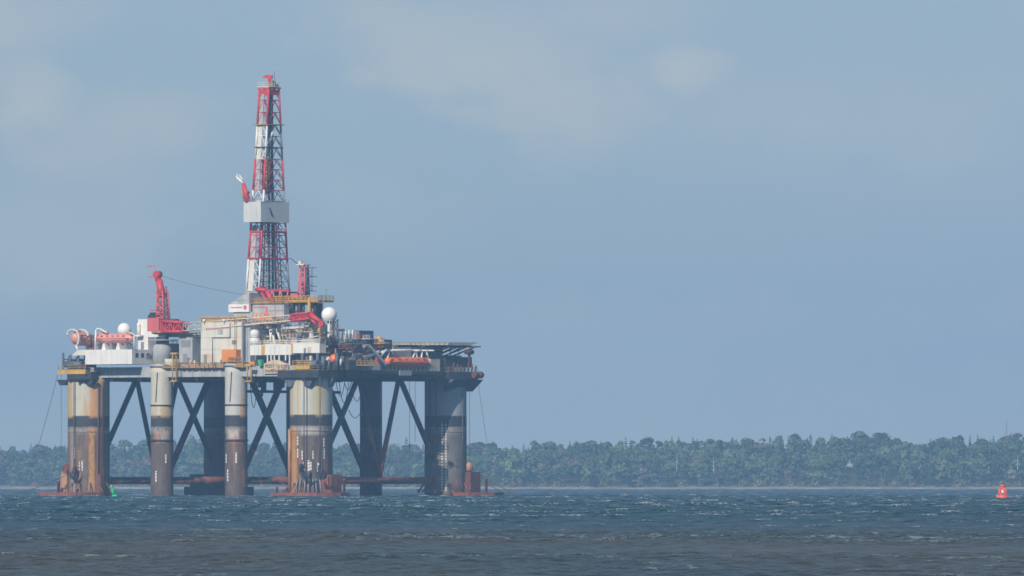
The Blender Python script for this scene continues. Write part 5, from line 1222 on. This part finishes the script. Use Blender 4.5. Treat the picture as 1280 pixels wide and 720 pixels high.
# ================================================================== BUOYS
def on_water(px, py): y = CH * F / (py - HY); return px2x(px, y), y
x, y = on_water(1253, 624.0)
b1 = Thing('channel_buoy', 'orange-red can-topped lattice channel buoy floating alone off the wooded shore', 'buoy', (x, y, 0), frame=WORLD)
hull = b1.part('float', MB().lathe((x, y, 0), [(1.0, -.6), (1.42, -.2), (1.45, .35), (1.3, .75), (.75, 1.0)], 24), 'buoyred')
tw = MB()
for k in range(4):
    a = PI / 4 + k * PI / 2; p0 = Vector((x + 1.05 * math.cos(a), y + 1.05 * math.sin(a), .85)); p1 = Vector((x + .62 * math.cos(a), y + .62 * math.sin(a), 2.55))
    a2 = a + PI / 2; q0 = Vector((x + 1.05 * math.cos(a2), y + 1.05 * math.sin(a2), .85)); q1 = Vector((x + .62 * math.cos(a2), y + .62 * math.sin(a2), 2.55))
    tw.bar(p0, p1, .1, 6).bar(p1, q1, .08, 6).bar(p0, q1, .05, 5)
    tw.prism([(p0.x, p0.y), (p0.x * .7 + q0.x * .3, p0.y * .7 + q0.y * .3), (p0.x * .7 + x * .3, p0.y * .7 + y * .3)], .9, 1.4, 'z')
b1.part('tower', tw, 'buoyred')
b1.part('radar_reflector', MB().prism([(x - .95, 1.25), (x - .8, 2.6), (x - .42, 2.6), (x - .42, 1.25)], y - .5, y - .42).prism([(x + .95, 1.25), (x + .8, 2.6), (x + .42, 2.6), (x + .42, 1.25)], y - .5, y - .42).prism([(x - .42, 2.25), (x - .42, 2.6), (x + .42, 2.6), (x + .42, 2.25)], y - .5, y - .42), 'buoyred')
b1.part('number_plate', MB().box((x - .3, y - .6, 1.35), (x + .25, y - .55, 2.05)), 'white')
b1.part('topmark', MB().lathe((x, y, 2.6), [(.42, 0), (.45, .35), (.3, .55)], 16), 'buoyred')
b1.part('lantern', MB().lathe((x, y, 3.15), [(.12, 0), (.14, .2), (.05, .32)], 12), 'dark')
x, y = on_water(143.5, 622.2)
b2 = Thing('conical_buoy', 'leaning bright green conical buoy in the water beside the rustiest column', 'buoy', (x, y, 0), frame=WORLD)
b2.o.matrix_world = Matrix.Translation((x, y, 0)) @ Matrix.Rotation(R(-17), 4, 'Y')
b2.part('float', MB().lathe((x, y, 0), [(.7, -.5), (.78, 0), (.78, .5), (.4, .8)], 20), 'buoygreen')
b2.part('tower', MB().lathe((x, y, .8), [(.55, 0), (.28, 1.5), (.26, 1.55)], 16), 'buoygreen')
b2.part('topmark', MB().lathe((x, y, 2.45), [(.5, 0), (.03, .8)], 12), 'buoygreen')
# ================================================================== SKY, SUN, AIR
SUN_AZ, SUN_EL = R(28), R(33)             # the sun stands behind the viewer's left shoulder
w = bpy.data.worlds.new('World'); sc.world = w; w.use_nodes = True; nt = w.node_tree
bg = nt.nodes['Background']
sky = nt.nodes.new('ShaderNodeTexSky'); sky.sky_type = 'NISHITA'; sky.sun_disc = False
sky.sun_elevation = SUN_EL
to_sun = Vector((-math.sin(SUN_AZ) * math.cos(SUN_EL), -math.cos(SUN_AZ) * math.cos(SUN_EL), math.sin(SUN_EL)))
sky.sun_rotation = math.atan2(to_sun.x, to_sun.y)
sky.air_density = 1.0; sky.dust_density = .6; sky.ozone_density = 3.0
tc = nt.nodes.new('ShaderNodeTexCoord')
def cn(scale, st, off, det=5, ro=.5):
    mp = nt.nodes.new('ShaderNodeMapping'); mp.inputs['Scale'].default_value = st; mp.inputs['Location'].default_value = off
    nt.links.new(tc.outputs['Generated'], mp.inputs[0]); n = nt.nodes.new('ShaderNodeTexNoise'); n.inputs['Scale'].default_value = scale
    n.inputs['Detail'].default_value = det; n.inputs['Roughness'].default_value = ro; nt.links.new(mp.outputs[0], n.inputs['Vector']); return n.outputs['Fac']
c1 = cn(26, (1, 1, 1.7), (.31, 0, .12)); c2 = cn(60, (1, 1, 1.6), (.7, 0, .4)); c3 = cn(9, (1, 1, 4), (1.2, 0, .9), 3)
VEIL = (2.8, 4.0, 5.4); CLOUD = (4.9, 5.5, 5.7)
# thin high veil, thickest low down and thinning out overhead
spz = nt.nodes.new('ShaderNodeSeparateXYZ'); nt.links.new(tc.outputs['Generated'], spz.inputs[0])
vr = nt.nodes.new('ShaderNodeMapRange'); nt.links.new(spz.outputs[2], vr.inputs[0])
vr.inputs[1].default_value = .09; vr.inputs[2].default_value = .6; vr.inputs[3].default_value = .78; vr.inputs[4].default_value = .2
veiled = mix(nt, vr.outputs[0], sky.outputs[0], VEIL)
v2 = mix(nt, ramp(nt, c3, [(.35, (0, 0, 0)), (.65, (.5, .5, .5))]), veiled, (3.4, 4.5, 5.8))
cl = mix(nt, ramp(nt, c1, [(.50, (0, 0, 0)), (.72, (.28, .28, .28))]), v2, CLOUD)
# drifting cloud patches, each at its own bearing and elevation, ragged by noise
sp = nt.nodes.new('ShaderNodeSeparateXYZ'); nt.links.new(tc.outputs['Generated'], sp.inputs[0])
def mth(op, a, b_=0.0):
    n = nt.nodes.new('ShaderNodeMath'); n.operation = op
    for i, v in enumerate((a, b_)):
        if isinstance(v, (int, float)): n.inputs[i].default_value = v
        else: nt.links.new(v, n.inputs[i])
    return n.outputs[0]
c4 = cn(150, (1, 1, 1.8), (.2, 0, .8), 6, .6)
wx = mth('ADD', mth('MULTIPLY', mth('SUBTRACT', c2, .5), 1.7), mth('MULTIPLY', mth('SUBTRACT', c4, .5), 1.1)); wz = mth('ADD', mth('MULTIPLY', mth('SUBTRACT', c1, .5), 1.5), mth('MULTIPLY', mth('SUBTRACT', c4, .5), 1.3))
for (px, py, rx, ry, am, tilt) in ((15, 115, 70, 45, .75, 0), (110, 185, 130, 65, .55, .3), (215, 155, 80, 45, .5, 0), (500, 45, 150, 60, .42, .3), (620, 90, 170, 60, .6, .35), (690, 130, 110, 70, .45, .2), (856, 78, 48, 24, .75, 0),
                                   (40, 330, 180, 80, .6, 0), (430, 250, 140, 50, .25, .2), (740, 15, 150, 35, .35, 0), (20, 20, 110, 45, .45, 0), (300, 470, 600, 90, .35, 0), (900, 440, 620, 60, .42, 0), (800, 545, 1500, 70, .55, 0), (1100, 130, 260, 60, .18, 0)):
    ax = mth('DIVIDE', mth('SUBTRACT', sp.outputs[0], (px - 640) / F), rx / F * 1.35); az = mth('DIVIDE', mth('SUBTRACT', sp.outputs[2], (HY - py) / F), ry / F * 1.35)
    az = mth('ADD', az, mth('MULTIPLY', ax, tilt)); ax = mth('ADD', ax, wx); az = mth('ADD', az, wz)
    q = mth('ADD', mth('MULTIPLY', ax, ax), mth('MULTIPLY', az, az))
    g = mth('MULTIPLY', mth('POWER', mth('MAXIMUM', mth('SUBTRACT', 1.0, q), 0.0), 1.3), am)
    cl = mix(nt, mth('MULTIPLY', g, mth('ADD', .30, mth('MULTIPLY', c4, 1.3))), cl, CLOUD)
nt.links.new(cl, bg.inputs[0]); bg.inputs[1].default_value = .10
sd = bpy.data.lights.new('sun', 'SUN'); sd.energy = 4.8; sd.angle = R(.5); sd.color = (1, .90, .78)
so = bpy.data.objects.new('sun', sd); col.objects.link(so); so.rotation_euler = (-to_sun).to_track_quat('-Z', 'Y').to_euler()
# the air
mh = bpy.data.materials.new('air'); mh.use_nodes = True; nt = mh.node_tree; nt.nodes.clear()
out = nt.nodes.new('ShaderNodeOutputMaterial'); pv = nt.nodes.new('ShaderNodeVolumePrincipled')
pv.inputs['Color'].default_value = (.34, .63, 1.0, 1); pv.inputs['Density'].default_value = 1.0e-4; pv.inputs['Anisotropy'].default_value = .0
nt.links.new(pv.outputs[0], out.inputs['Volume'])
hz = MB().box((-2450, -240, -4.2), (2450, 8950, 125)).build('haze', mh); hz['kind'] = 'stuff'
sc.view_settings.view_transform = 'Standard'; sc.view_settings.look = 'None'; sc.view_settings.gamma = 1; sc.view_settings.use_curve_mapping = False
sc.view_settings.exposure = 0.0
sc.cycles.filter_width = 1.6
sc.cycles.max_bounces = 5; sc.cycles.volume_bounces = 0; sc.cycles.caustics_reflective = False; sc.cycles.caustics_refractive = False
